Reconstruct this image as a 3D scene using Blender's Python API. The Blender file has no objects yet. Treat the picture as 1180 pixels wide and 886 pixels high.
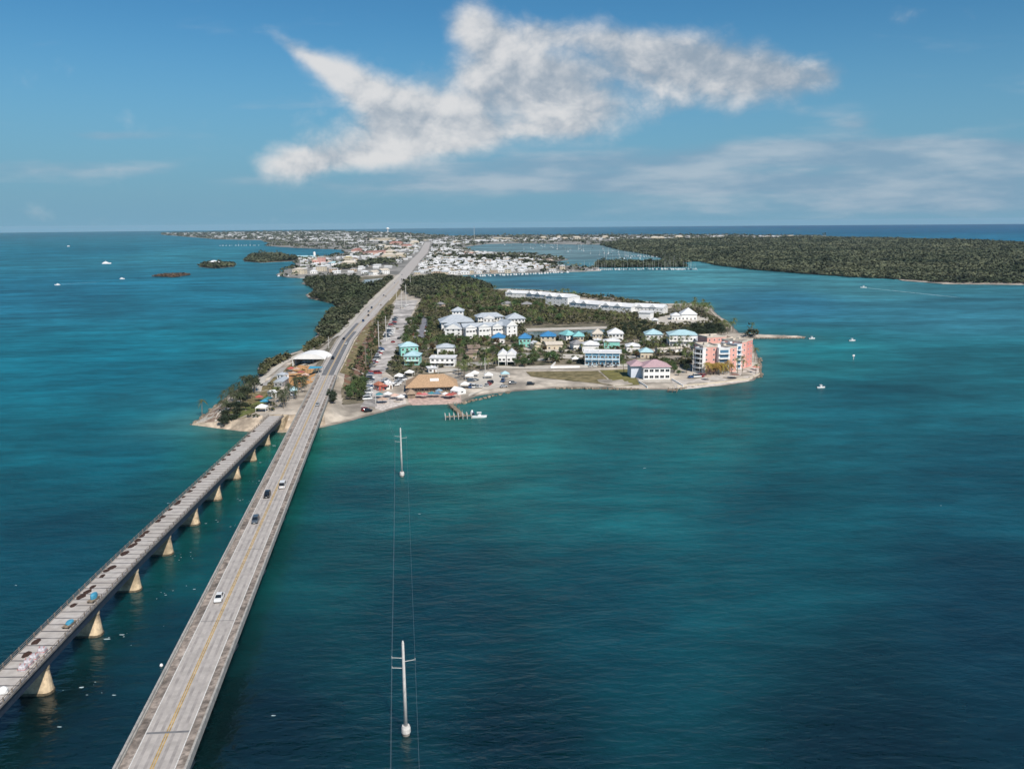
import bpy, bmesh, math, random
import numpy as np
from mathutils import Vector, Matrix, geometry

rnd = random.Random(11)
nr = np.random.default_rng(5)
sc = bpy.context.scene
col = sc.collection
R = math.radians

# ------------------------------------------------------------------ camera
CAM_H = 93.0
PITCH = math.atan(185.5 / 955.0)
ROLL = R(0.49)
cam_d = bpy.data.cameras.new('camera')
cam_d.sensor_width = 36.0
cam_d.lens = 36.0 * 955.0 / 1180.0
cam_d.clip_start = 0.5
cam_d.clip_end = 80000.0
cam = bpy.data.objects.new('camera', cam_d)
cam.matrix_world = (Matrix.Translation((0, 0, CAM_H)) @ Matrix.Rotation(math.pi / 2 - PITCH, 4, 'X')
                    @ Matrix.Rotation(-ROLL, 4, 'Z'))
col.objects.link(cam)
sc.camera = cam

# ------------------------------------------------------------------ light
SUN_DIR = Vector((0.46, -0.89, 0.0)).normalized()
SUN_EL = R(45)
sun_v = Vector((SUN_DIR.x * math.cos(SUN_EL), SUN_DIR.y * math.cos(SUN_EL), math.sin(SUN_EL)))
sd = bpy.data.lights.new('sun', 'SUN')
sd.energy = 4.7
sd.angle = R(0.5)
sd.color = (1.0, 0.93, 0.84)
so = bpy.data.objects.new('sun', sd)
so.rotation_euler = (-sun_v).to_track_quat('-Z', 'Y').to_euler()
so.location = (300, -300, 400)
col.objects.link(so)

sc.view_settings.view_transform = 'Standard'
sc.view_settings.look = 'None'
sc.view_settings.exposure = 0.12
sc.view_settings.gamma = 1.0
sc.view_settings.use_curve_mapping = False
sc.render.engine = 'CYCLES'
sc.cycles.max_bounces = 5
sc.cycles.diffuse_bounces = 2
sc.cycles.glossy_bounces = 3
sc.cycles.volume_bounces = 1
sc.cycles.use_denoising = True


def ray(px, py):
    """direction of a surveyed point of the photograph (1180 x 886), used to find where it stands on the ground"""
    x, y = (px - 590.0) / 955.0, (py - 443.0) / 955.0
    c, s = math.cos(ROLL), math.sin(ROLL)
    x, y = x * c - y * s, x * s + y * c
    return x, math.cos(PITCH) - y * math.sin(PITCH), -math.sin(PITCH) - y * math.cos(PITCH)


def at(px, py, z=0.0):
    r = ray(px, py)
    t = (z - CAM_H) / min(r[2], -1e-4)
    return r[0] * t, r[1] * t


# ------------------------------------------------------------------ sky
SKY_S = 0.085
w = bpy.data.worlds.new('World')
sc.world = w
w.use_nodes = True
nt = w.node_tree
nt.nodes.clear()


class NB:
    def __init__(s, t): s.t = t

    def n(s, typ, **kw):
        nd = s.t.nodes.new(typ)
        for k, v in kw.items(): setattr(nd, k, v)
        return nd

    def put(s, sock, v):
        if hasattr(v, 'is_output') or isinstance(v, bpy.types.NodeSocket): s.t.links.new(v, sock)
        else: sock.default_value = v

    def m(s, op, a, b=None, c=None, clamp=False):
        nd = s.n('ShaderNodeMath', operation=op, use_clamp=clamp)
        s.put(nd.inputs[0], a)
        if b is not None: s.put(nd.inputs[1], b)
        if c is not None: s.put(nd.inputs[2], c)
        return nd.outputs[0]

    def mixc(s, f, a, b, mode='MIX'):
        nd = s.n('ShaderNodeMix', data_type='RGBA', blend_type=mode)
        s.put(nd.inputs['Factor'], f)
        s.put(nd.inputs[6], a); s.put(nd.inputs[7], b)
        return nd.outputs[2]

    def ss(s, v, lo, hi, a=0.0, b=1.0):
        nd = s.n('ShaderNodeMapRange', interpolation_type='SMOOTHSTEP')
        s.put(nd.inputs[0], v)
        for i, q in enumerate((lo, hi, a, b)): nd.inputs[i + 1].default_value = q
        return nd.outputs[0]

    def noise(s, vec, scale, detail=4.0, rough=0.55, dist=0.0):
        nd = s.n('ShaderNodeTexNoise')
        if vec is not None: s.t.links.new(vec, nd.inputs['Vector'])
        nd.inputs['Scale'].default_value = scale
        nd.inputs['Detail'].default_value = detail
        nd.inputs['Roughness'].default_value = rough
        nd.inputs['Distortion'].default_value = dist
        return nd.outputs[0]

    def vec(s, x, y, z):
        nd = s.n('ShaderNodeCombineXYZ')
        for i, v in enumerate((x, y, z)): s.put(nd.inputs[i], v)
        return nd.outputs[0]


b = NB(nt)
tc = b.n('ShaderNodeTexCoord').outputs['Generated']
sep = b.n('ShaderNodeSeparateXYZ')
nt.links.new(tc, sep.inputs[0])
dx_, dy_, dz_ = sep.outputs
zc = b.m('MAXIMUM', dz_, 0.03)
skyn = b.n('ShaderNodeTexSky', sky_type='NISHITA', sun_disc=False)
skyn.sun_elevation = SUN_EL
skyn.sun_rotation = math.atan2(SUN_DIR.x, SUN_DIR.y)
skyn.altitude = 0
skyn.air_density = 1.0
skyn.dust_density = 0.2
skyn.ozone_density = 2.2
nt.links.new(b.vec(dx_, dy_, zc), skyn.inputs[0])
skyc = b.mixc(1.0, skyn.outputs[0], (0.33, 0.73, 0.91, 1), 'MULTIPLY')
skyc = b.mixc(b.ss(dz_, 0.0, 0.24, .92, 0.0), skyc, (1.95, 3.8, 5.35, 1))   # pale moist air low over the sea
yp = b.m('MAXIMUM', dy_, 0.05)
u = b.m('DIVIDE', dx_, yp)
v = b.m('DIVIDE', dz_, yp)
front = b.ss(dy_, 0.05, 0.3)


def blobs(lst):
    tot = None
    for (px, py, rx, ry, ang, wt) in lst:
        r = ray(px, py)
        cu, cv = r[0] / r[1], r[2] / r[1]
        a = R(ang)
        ca, sa = math.cos(a), math.sin(a)
        du, dv = b.m('SUBTRACT', u, cu), b.m('SUBTRACT', v, cv)
        k1, k2 = 955.0 / rx, 955.0 / ry
        # image y runs down, so v = -y
        e1 = b.m('MULTIPLY_ADD', du, ca * k1, b.m('MULTIPLY', dv, -sa * k1))
        e2 = b.m('MULTIPLY_ADD', du, sa * k2, b.m('MULTIPLY', dv, ca * k2))
        d2 = b.m('MULTIPLY_ADD', e1, e1, b.m('MULTIPLY', e2, e2))
        g = b.m('MULTIPLY', b.m('EXPONENT', b.m('MULTIPLY', d2, -0.9)), wt)
        tot = g if tot is None else b.m('ADD', tot, g)
    return tot


B1 = blobs([(345, 60, 34, 10, 33, .8), (395, 88, 44, 18, 30, .9), (455, 120, 62, 27, 15, .9), (540, 112, 62, 30, 0, .8),
            (628, 112, 70, 32, 8, 1.05), (690, 122, 60, 20, 8, .6), (440, 158, 80, 26, -8, .9), (490, 172, 70, 14, -4, .55), (340, 190, 44, 20, -6, .95), (400, 186, 60, 14, -4, .6), (530, 152, 90, 20, 0, .72), (640, 150, 70, 12, 0, .45),
            (543, 28, 30, 30, 40, .95), (572, 50, 40, 16, 20, .7), (622, 40, 44, 16, 8, .8), (700, 46, 54, 20, 8, .8), (770, 58, 50, 22, 5, .75),
            (845, 72, 60, 28, 5, .85), (900, 92, 60, 26, 0, .75), (790, 104, 70, 24, 0, .6), (735, 84, 60, 18, 0, .55), (650, 80, 60, 16, 0, .55), (560, 78, 50, 18, 0, .5), (948, 86, 30, 14, 0, .35)])
B2 = blobs([(1090, 176, 140, 13, 0, 1.0), (950, 174, 120, 11, 0, .7), (880, 212, 200, 10, 0, .95), (650, 188, 170, 12, 0, .6),
            (480, 210, 210, 16, 0, .55), (1120, 208, 140, 34, 0, .85), (130, 157, 70, 6, 0, .55), (985, 143, 24, 9, 0, .6),
            (700, 212, 120, 8, 0, .6), (60, 195, 140, 10, 0, .45), (820, 186, 200, 24, 0, .45), (1000, 235, 260, 14, 0, .5)])
p1 = b.vec(u, b.m('MULTIPLY', v, 1.35), 3.7)
wn = b.n('ShaderNodeTexNoise')
nt.links.new(p1, wn.inputs['Vector']); wn.inputs['Scale'].default_value = 9; wn.inputs['Detail'].default_value = 3
wv = b.n('ShaderNodeVectorMath', operation='MULTIPLY_ADD')
nt.links.new(wn.outputs['Color'], wv.inputs[0]); wv.inputs[1].default_value = (.045, .045, 0)
nt.links.new(p1, wv.inputs[2])
n1 = b.noise(wv.outputs[0], 11, 9, 0.56)
off = b.n('ShaderNodeVectorMath', operation='ADD')
nt.links.new(wv.outputs[0], off.inputs[0]); off.inputs[1].default_value = (-.012, .022, 0)
n1b = b.noise(off.outputs[0], 11, 5, 0.5)


def billow(vec):
    vo = b.n('ShaderNodeTexVoronoi', feature='F1', normalize=True)
    nt.links.new(vec, vo.inputs['Vector']); vo.inputs['Scale'].default_value = 17; vo.inputs['Detail'].default_value = 4; vo.inputs['Roughness'].default_value = .55; vo.inputs['Lacunarity'].default_value = 2.2
    return b.m('SUBTRACT', .90, b.m('MULTIPLY', vo.outputs['Distance'], 1.6))


n1 = b.m('ADD', b.m('MULTIPLY', n1, .62), b.m('MULTIPLY', billow(wv.outputs[0]), .42))
n1b = b.m('ADD', b.m('MULTIPLY', n1b, .62), b.m('MULTIPLY', billow(off.outputs[0]), .42))
d1 = b.m('ADD', B1, b.m('MULTIPLY', b.m('SUBTRACT', n1, .5), 2.0))
a1 = b.ss(d1, .16, 1.25)
lit = b.m('ADD', b.m('MULTIPLY', b.m('SUBTRACT', n1, n1b), 3.2), b.m('MULTIPLY', b.m('SUBTRACT', n1, .5), 1.1))
lit = b.m('ADD', lit, b.m('MULTIPLY', b.m('SUBTRACT', .06, u), 1.6))
litf = b.ss(lit, -.75, .75)
c1 = b.mixc(litf, (.28, .345, .42, 1), (.67, .67, .675, 1))
p2 = b.vec(u, b.m('MULTIPLY', v, 5.0), 9.1)
n2 = b.noise(p2, 7, 7, .55)
a2 = b.m('MULTIPLY', b.ss(b.m('ADD', B2, b.m('MULTIPLY', b.m('SUBTRACT', n2, .5), 1.5)), .1, .95), .75)
c2 = b.mixc(b.ss(n2, .35, .7), (.21, .33, .45, 1), (.42, .49, .56, 1))
bg_sky = b.n('ShaderNodeBackground'); nt.links.new(skyc, bg_sky.inputs[0]); bg_sky.inputs[1].default_value = SKY_S
bg_c1 = b.n('ShaderNodeBackground'); nt.links.new(c1, bg_c1.inputs[0])
bg_c2 = b.n('ShaderNodeBackground'); nt.links.new(c2, bg_c2.inputs[0])
mx2 = b.n('ShaderNodeMixShader'); nt.links.new(b.m('MULTIPLY', a2, front), mx2.inputs[0])
nt.links.new(bg_sky.outputs[0], mx2.inputs[1]); nt.links.new(bg_c2.outputs[0], mx2.inputs[2])
mx1 = b.n('ShaderNodeMixShader'); nt.links.new(b.m('MULTIPLY', a1, b.m('MULTIPLY', front, .95)), mx1.inputs[0])
nt.links.new(mx2.outputs[0], mx1.inputs[1]); nt.links.new(bg_c1.outputs[0], mx1.inputs[2])
wo = b.n('ShaderNodeOutputWorld'); nt.links.new(mx1.outputs[0], wo.inputs[0])

# ------------------------------------------------------------------ materials
MATS = {}


def mat(name, c, rough=.8, noise=None, amount=.25, c2=None, metal=0.0, rand=0.0, bump=0.0, spec=.4, patch=0.0, wet=0.0):
    if name in MATS: return MATS[name]
    m = bpy.data.materials.new(name)
    m.use_nodes = True
    q = NB(m.node_tree)
    p = m.node_tree.nodes['Principled BSDF']
    p.inputs['Roughness'].default_value = rough
    p.inputs['Metallic'].default_value = metal
    p.inputs['Specular IOR Level'].default_value = spec
    out = None
    if noise:
        tco = q.n('ShaderNodeTexCoord').outputs['Object']
        f = q.noise(tco, noise, 6, .6)
        f = q.ss(f, .3, .7)
        lo = tuple(x * (1 - amount) for x in c) + (1,)
        hi = (tuple(c2) if c2 else tuple(min(1, x * (1 + amount)) for x in c)) + (1,)
        out = q.mixc(f, lo, hi)
        if patch:
            pz = q.ss(q.noise(tco, patch, 3, .6), .32, .68, .62, 1.35)
            vs_ = q.n('ShaderNodeVectorMath', operation='SCALE'); m.node_tree.links.new(out, vs_.inputs[0]); m.node_tree.links.new(pz, vs_.inputs['Scale']); out = vs_.outputs[0]
        if wet:                                    # wet sand just above the water line
            sx = q.n('ShaderNodeSeparateXYZ'); m.node_tree.links.new(tco, sx.inputs[0])
            wz = q.ss(q.m('ADD', sx.outputs[2], q.m('MULTIPLY', q.noise(tco, .3, 3, .6), .5)), .45, .85, .52, 1.0)
            vs_ = q.n('ShaderNodeVectorMath', operation='SCALE'); m.node_tree.links.new(out, vs_.inputs[0]); m.node_tree.links.new(wz, vs_.inputs['Scale']); out = vs_.outputs[0]
        if bump:
            bp = q.n('ShaderNodeBump'); bp.inputs['Strength'].default_value = bump
            m.node_tree.links.new(f, bp.inputs['Height']); m.node_tree.links.new(bp.outputs[0], p.inputs['Normal'])
    if rand:
        oi = q.n('ShaderNodeObjectInfo').outputs['Random']
        hs = q.n('ShaderNodeHueSaturation')
        q.put(hs.inputs['Hue'], q.m('MULTIPLY_ADD', oi, rand * .12, .5 - rand * .06))
        q.put(hs.inputs['Value'], q.m('MULTIPLY_ADD', q.m('FRACT', q.m('MULTIPLY', oi, 7.13)), rand, 1 - rand * .5))
        if out is None: hs.inputs['Color'].default_value = tuple(c) + (1,)
        else: m.node_tree.links.new(out, hs.inputs['Color'])
        out = hs.outputs[0]
    if out is None: p.inputs['Base Color'].default_value = tuple(c) + (1,)
    else: m.node_tree.links.new(out, p.inputs['Base Color'])
    MATS[name] = m
    return m


CONC = mat('pale_concrete', (.36, .34, .31), .85, .9, .22)
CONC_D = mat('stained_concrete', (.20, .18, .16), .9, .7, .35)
LANE = mat('lane_concrete', (.42, .385, .355), .9, .5, .14)
SHOULDER = mat('dirty_shoulder', (.255, .215, .185), .9, .8, .5, patch=.15)
ASPH = mat('asphalt', (.16, .16, .165), .9, .3, .2)
ASPH_L = mat('pale_asphalt', (.41, .38, .355), .9, .2, .2, patch=.05)
WHITE_L = mat('white_road_paint', (.62, .61, .58), .7, 3, .2)
YELLOW_L = mat('yellow_road_paint', (.44, .29, .10), .7, 1.2, .35)
SAND = mat('coral_sand', (.40, .35, .29), .95, .12, .28, patch=.035, wet=1)
PATH = mat('pale_path', (.50, .46, .40), .95, .2, .12)
DRY = mat('dry_grass', (.17, .145, .06), .95, .25, .4, c2=(.25, .20, .10))
LAWN = mat('green_lawn', (.11, .125, .035), .95, .3, .3)
SCRUB = mat('scrub_ground', (.085, .088, .042), .95, .08, .45, c2=(.25, .21, .15))
MULCH = mat('brown_mulch', (.17, .095, .062), .95, .3, .25)
ROCK = mat('shore_rock', (.20, .165, .125), .95, .6, .5)
PIERM = mat('pier_concrete', (.46, .36, .24), .9, .7, .3, patch=.22)
RUST = mat('rusty_brown', (.045, .022, .015), .95, 2, .5)
STEELB = mat('blue_grey_steel', (.03, .045, .07), .6, 2, .3)
RAILM = mat('rail_steel', (.22, .18, .15), .6, 2, .3)
GLASS = mat('dark_glass', (.012, .018, .025), .12, spec=.6)
TYRE = mat('tyre_rubber', (.012, .012, .013), .9)
RIM = mat('wheel_rim', (.4, .4, .42), .35, metal=.8)
LAMP = mat('lamp_lens', (.7, .7, .68), .2)
TAIL = mat('tail_lens', (.35, .02, .015), .3)
WOOD = mat('weathered_wood', (.24, .185, .13), .9, 2, .3)
THATCH = mat('thatch', (.42, .275, .165), .95, 1.6, .24, bump=.4)
POLEM = mat('pole_concrete', (.55, .53, .50), .8, 1.5, .12)
WIREM = mat('wire', (.16, .19, .21), .5)
WHITE = mat('white_paint', (.78, .77, .75), .6, .4, .07)
CREAM = mat('cream_paint', (.58, .50, .38), .7, .4, .1)
PINK = mat('pink_stucco', (.72, .38, .32), .8, .5, .1)
PINK_D = mat('deep_pink_stucco', (.66, .27, .23), .8, .5, .1)
SKYB = mat('sky_blue_paint', (.18, .42, .58), .7, .4, .08)
MINT = mat('mint_paint', (.25, .60, .52), .7, .4, .08)
TAN = mat('tan_paint', (.42, .33, .25), .8, .4, .12)
LAV = mat('lavender_tile', (.44, .30, .32), .85, 1.2, .12)
RGREY = mat('blue_grey_metal_roof', (.44, .475, .51), .5, .5, .12)
RBLUE = mat('bright_blue_roof', (.05, .21, .42), .5, .6, .15)
RTEAL = mat('teal_roof', (.22, .50, .50), .55, .6, .12)
RAQUA = mat('pale_aqua_roof', (.40, .58, .62), .55, .6, .1)
RWHITE = mat('white_roof', (.70, .70, .70), .6, .5, .07)
RCREAM = mat('cream_roof', (.56, .50, .42), .7, .6, .1)
RGRAY = mat('grey_shingle', (.25, .245, .25), .8, .8, .2)
RBROWN = mat('brown_shingle', (.20, .15, .12), .85, .8, .2)
CANVAS = mat('white_canvas', (.80, .79, .77), .7, .3, .05)
TARPB = mat('blue_tarp', (.06, .28, .42), .6, 1, .2)
TARPT = mat('teal_tarp', (.05, .22, .26), .6, 1, .2)
REDC = mat('red_canvas', (.42, .10, .08), .8, 1, .2)
ORANGE = mat('orange_deck', (.50, .27, .11), .85, .4, .22)
PATIO = mat('pink_pavers', (.45, .33, .28), .9, .6, .25)
BARK = mat('bark', (.11, .085, .06), .95, 3, .3)
BARK_P = mat('palm_bark', (.20, .17, .13), .95, 3, .25)
L_PALM = mat('palm_fronds', (.115, .142, .042), .75, .5, .35, rand=.55)
L_DPALM = mat('dark_palm_fronds', (.050, .062, .026), .75, .5, .35, rand=.4)
L_GOLD = mat('golden_palm_fronds', (.30, .20, .045), .75, .5, .3, rand=.3)
L_TREE = mat('broadleaf_leaves', (.066, .102, .034), .8, .35, .45, rand=.6)
L_DARK = mat('dark_leaves', (.028, .042, .021), .8, .35, .4, rand=.4)
L_MANG = mat('mangrove_leaves', (.060, .084, .034), .85, .012, .35, c2=(.098, .10, .058), patch=.07)
L_MANGF = mat('far_mangrove_leaves', (.050, .072, .034), .9, .0045, .35, c2=(.118, .125, .070), patch=.018)
L_SHRUB = mat('shrub_leaves', (.080, .105, .038), .85, .05, .4, c2=(.13, .115, .055))
MANG_G = mat('mangrove_floor', (.075, .082, .052), .95, .01, .3)
TOWN_G = mat('town_floor', (.19, .185, .165), .95, .012, .45, c2=(.36, .34, .31))
HULL = mat('white_gelcoat', (.80, .80, .79), .3)
HULL_B = mat('navy_hull', (.03, .06, .12), .3)
FOAM = mat('sea_foam', (.40, .50, .52), .8, 2.5, .25)


# ------------------------------------------------------------------ mesh helpers
class MB:
    def __init__(s): s.v, s.f, s.mi = [], [], []

    def add(s, vs, fs, mi=0):
        o = len(s.v)
        s.v += [tuple(p) for p in vs]
        for f in fs:
            s.f.append([i + o for i in f]); s.mi.append(mi)

    def box(s, x0, x1, y0, y1, z0, z1, mi=0):
        s.add([(x0, y0, z0), (x1, y0, z0), (x1, y1, z0), (x0, y1, z0), (x0, y0, z1), (x1, y0, z1), (x1, y1, z1), (x0, y1, z1)],
              [(3, 2, 1, 0), (4, 5, 6, 7), (0, 1, 5, 4), (1, 2, 6, 5), (2, 3, 7, 6), (3, 0, 4, 7)], mi)

    def loft(s, rings, mi=0, caps=True):
        n = len(rings[0])
        vs = [p for r in rings for p in r]
        fs = []
        for i in range(len(rings) - 1):
            for k in range(n):
                a, c = i * n + k, i * n + (k + 1) % n
                fs.append((a, c, c + n, a + n))
        if caps:
            fs.append(tuple(range(n - 1, -1, -1)))
            fs.append(tuple((len(rings) - 1) * n + k for k in range(n)))
        s.add(vs, fs, mi)

    def tube(s, pts, rad, n=8, mi=0):
        pts = [Vector(p) for p in pts]
        if not isinstance(rad, (list, tuple)): rad = [rad] * len(pts)
        rings = []
        for i, p in enumerate(pts):
            t = (pts[min(i + 1, len(pts) - 1)] - pts[max(i - 1, 0)]).normalized()
            a = t.cross(Vector((0, 0, 1)))
            if a.length < 1e-3: a = Vector((1, 0, 0))
            a.normalize(); c = t.cross(a)
            rings.append([tuple(p + (a * math.cos(k * 2 * math.pi / n) + c * math.sin(k * 2 * math.pi / n)) * rad[i]) for k in range(n)])
        s.loft(rings, mi)

    def prism(s, poly, z0, z1, mi=0):
        tri = geometry.tessellate_polygon([[Vector((p[0], p[1], 0)) for p in poly]])
        n = len(poly)
        s.add([(p[0], p[1], z1) for p in poly], tri, mi)
        if z0 is not None:
            s.add([(p[0], p[1], z0) for p in poly] + [(p[0], p[1], z1) for p in poly],
                  [(i, (i + 1) % n, (i + 1) % n + n, i + n) for i in range(n)], mi)

    def hip(s, x0, x1, y0, y1, z, h, t=.18, ridge=None, mi=0):
        w_, d_ = x1 - x0, y1 - y0
        if w_ >= d_:
            i = d_ / 2 if ridge is None else ridge
            a, c = (x0 + i, (y0 + y1) / 2, z + h), (x1 - i, (y0 + y1) / 2, z + h)
            fs = [(0, 1, 5, 4), (1, 2, 5), (2, 3, 4, 5), (3, 0, 4)]
        else:
            i = w_ / 2 if ridge is None else ridge
            a, c = ((x0 + x1) / 2, y0 + i, z + h), ((x0 + x1) / 2, y1 - i, z + h)
            fs = [(0, 1, 4), (1, 2, 5, 4), (2, 3, 5), (3, 0, 4, 5)]
        s.add([(x0, y0, z), (x1, y0, z), (x1, y1, z), (x0, y1, z), a, c], fs, mi)
        s.box(x0, x1, y0, y1, z - t, z - .004, mi)

    def gable(s, x0, x1, y0, y1, z, h, axis='x', t=.18, mi=0, wmi=None):
        """axis: direction of the ridge"""
        if axis == 'x':
            m_ = (y0 + y1) / 2
            r0, r1 = (x0, m_, z + h), (x1, m_, z + h)
            fs, gs = [(0, 1, 5, 4), (2, 3, 4, 5)], [(1, 2, 5), (3, 0, 4)]
        else:
            m_ = (x0 + x1) / 2
            r0, r1 = (m_, y0, z + h), (m_, y1, z + h)
            fs, gs = [(1, 2, 5, 4), (3, 0, 4, 5)], [(0, 1, 4), (2, 3, 5)]
        vs = [(x0, y0, z), (x1, y0, z), (x1, y1, z), (x0, y1, z), r0, r1]
        s.add(vs, fs, mi); s.add(vs, gs, mi if wmi is None else wmi)
        s.box(x0, x1, y0, y1, z - t, z - .004, mi)

    def mesh(s, name, mats, smooth=False):
        me = bpy.data.meshes.new(name)
        me.from_pydata(s.v, [], s.f)
        for m_ in (mats if isinstance(mats, (list, tuple)) else [mats]): me.materials.append(m_)
        me.polygons.foreach_set('material_index', s.mi)
        if smooth: me.polygons.foreach_set('use_smooth', [True] * len(s.f))
        me.update()
        return me

    def build(s, name, mats, parent=None, loc=None, rz=0.0, smooth=False):
        return put(name, s.mesh(name, mats, smooth), parent, loc, rz)


def put(name, me, parent=None, loc=None, rz=0.0, scale=None):
    o = bpy.data.objects.new(name, me)
    col.objects.link(o)
    if parent: o.parent = parent
    if loc: o.location = loc
    if rz: o.rotation_euler = (0, 0, rz)
    if scale: o.scale = scale
    return o


def tag(o, label=None, cat=None, group=None, kind=None):
    if label: o['label'] = label
    if cat: o['category'] = cat
    if group: o['group'] = group
    if kind: o['kind'] = kind
    return o


def thing(name, label, cat, loc=(0, 0, 0), rz=0.0, group=None):
    o = put(name, None, None, loc, rz)
    return tag(o, label, cat, group)


def structure(o): o['kind'] = 'structure'; return o


def np_quads(name, V, m, parent=None):
    """V: (n,4,3) array of quads -> one mesh object"""
    n = V.shape[0]
    me = bpy.data.meshes.new(name)
    me.vertices.add(n * 4); me.vertices.foreach_set('co', V.reshape(-1).astype(np.float32))
    me.loops.add(n * 4); me.loops.foreach_set('vertex_index', np.arange(n * 4, dtype=np.int32))
    me.polygons.add(n)
    me.polygons.foreach_set('loop_start', np.arange(0, n * 4, 4, dtype=np.int32))
    me.materials.append(m)
    me.update(calc_edges=True)
    return put(name, me, parent)


def leaf_quads(C, size, up=.35, rg=nr):
    """random tilted quads at centres C (n,3) with half-size 'size' (n,)"""
    n = len(C)
    N_ = rg.normal(size=(n, 3)); N_[:, 2] += up * 2
    N_ /= np.linalg.norm(N_, axis=1)[:, None]
    A = rg.normal(size=(n, 3)); A -= N_ * (A * N_).sum(1)[:, None]; A /= np.linalg.norm(A, axis=1)[:, None]
    B = np.cross(N_, A)
    s = np.asarray(size)[:, None]
    k = rg.uniform(.55, 1.2, size=(n, 4, 1))
    return np.stack([C + A * s * k[:, 0], C + B * s * k[:, 1], C - A * s * k[:, 2], C - B * s * k[:, 3]], 1)


def inside(P, poly):
    P = np.asarray(P); x, y = P[:, 0], P[:, 1]
    r = np.zeros(len(P), bool)
    n = len(poly)
    for i in range(n):
        x0, y0 = poly[i]; x1, y1 = poly[(i + 1) % n]
        c = ((y0 > y) != (y1 > y)) & (x < (x1 - x0) * (y - y0) / ((y1 - y0) if y1 != y0 else 1e-9) + x0)
        r ^= c
    return r


def sdist(P, poly):
    P = np.asarray(P, float)
    d = np.full(len(P), 1e9)
    n = len(poly)
    for i in range(n):
        a, c = np.array(poly[i]), np.array(poly[(i + 1) % n])
        e = c - a
        t = np.clip(((P - a) @ e) / max(e @ e, 1e-9), 0, 1)
        d = np.minimum(d, np.linalg.norm(P - a - t[:, None] * e, axis=1))
    return np.where(inside(P, poly), d, -d)


def W(pts, z=0.0): return [at(p[0], p[1], z) for p in pts]


def polyline(px, z): return [at(p[0], p[1], z) for p in px]


# ------------------------------------------------------------------ where the roads run
def nb_x(y): return -58.8 - .1374 * (y - 119.7)          # centre line of the road bridge
def ob_x(y):                                             # centre line of the old bridge
    return -97.2 - .0638 * (y - 148) if y < 206 else -100.9 - .0494 * (y - 206)


def ob_z(y): return 0.0 if y < 190 else -1.4 * (y - 190) / 182.0   # it falls a little towards the land


DECK_Z = 7.0
road_c = [(nb_x(440), 440, 7.0), (nb_x(482), 482, 7.0)]
for (px, py, z) in [(398, 392, 5.6), (411.5, 376, 4.6), (423.5, 363, 3.6), (438, 347, 2.4), (454, 331, 1.9), (470, 311, 1.9), (479, 300, 1.9), (488, 291, 1.9), (491, 284, 1.9), (493, 279, 1.9)]:
    x, y = at(px, py, z); road_c.append((x, y, z))
RY = np.array([p[1] for p in road_c]); RX = np.array([p[0] for p in road_c]); RZ = np.array([p[2] for p in road_c])


def road_at(y): return np.interp(y, RY, RX), np.interp(y, RY, RZ)


# ------------------------------------------------------------------ land
KEY = W([(221, 489), (260, 494), (300, 498.5), (332, 498), (370, 492.5), (400, 486), (440, 475), (470, 467), (500, 466), (528, 465.5),
         (550, 456), (590, 451), (640, 447.5), (700, 446.5), (735, 449), (770, 449), (800, 447.5), (840, 443.5), (868, 438.5), (877, 432),
         (878, 421), (872, 408), (868, 397), (860, 390.5), (880, 389.5), (926, 390), (928, 388), (880, 386), (852, 384), (847, 379),
         (838, 370), (826, 362), (818, 353), (800, 349.5), (770, 350.5), (740, 347), (700, 342.5), (655, 337.5), (620, 334.5), (583, 333), (567, 334), (569, 330), (560, 326),
         (540, 321), (520, 318.5), (505, 316), (440, 316), (415, 319), (380, 319), (352, 321), (344, 326), (358, 330), (364, 334),
         (352, 340), (356, 344), (384, 350), (389, 354), (376, 360), (374, 366), (365, 378), (366, 386), (354, 396), (348, 403), (330, 409),
         (306, 416), (297, 424), (299, 432), (282, 443), (262, 456), (246, 470), (232, 481)])
EMB = W([(224, 488.5), (262, 492.5), (300, 497), (332, 496.5), (372, 491), (396, 484), (404, 474), (392, 452), (384, 436), (352, 420), (318, 436), (292, 450), (268, 458), (250, 470), (236, 481)], 0)


def height(P):
    P = np.asarray(P, float).reshape(-1, 2)
    d = sdist(P, KEY)
    z = np.clip(d * .2, -1.6, 1.4)
    e = sdist(P, EMB)
    z = np.where(e > 0, np.maximum(z, np.minimum(4.4, e * .75 - .3)), z)
    rx, rz = road_at(P[:, 1])
    side = np.abs(P[:, 0] - rx)
    rr = rz - .25 - np.maximum(0, side - np.interp(P[:, 1], [476, 520, 700, 1000, 1600, 2800], [7.0, 8.0, 9.0, 11.5, 13, 16])) * .42 - np.maximum(0, 474 - P[:, 1]) * .6
    z = np.where(P[:, 1] < 1500, np.maximum(z, rr), z)
    return np.where(d > 0, z, np.minimum(z, np.maximum(d * .2, -1.6)))


def gz(x, y): return float(height([(x, y)])[0])


def gat(px, py, dz=0.0):
    """a surveyed point of the photo, on the ground"""
    z = 1.4
    for _ in range(4):
        x, y = at(px, py, z); z = max(0.0, gz(x, y))
    return x, y, z + dz


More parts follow.
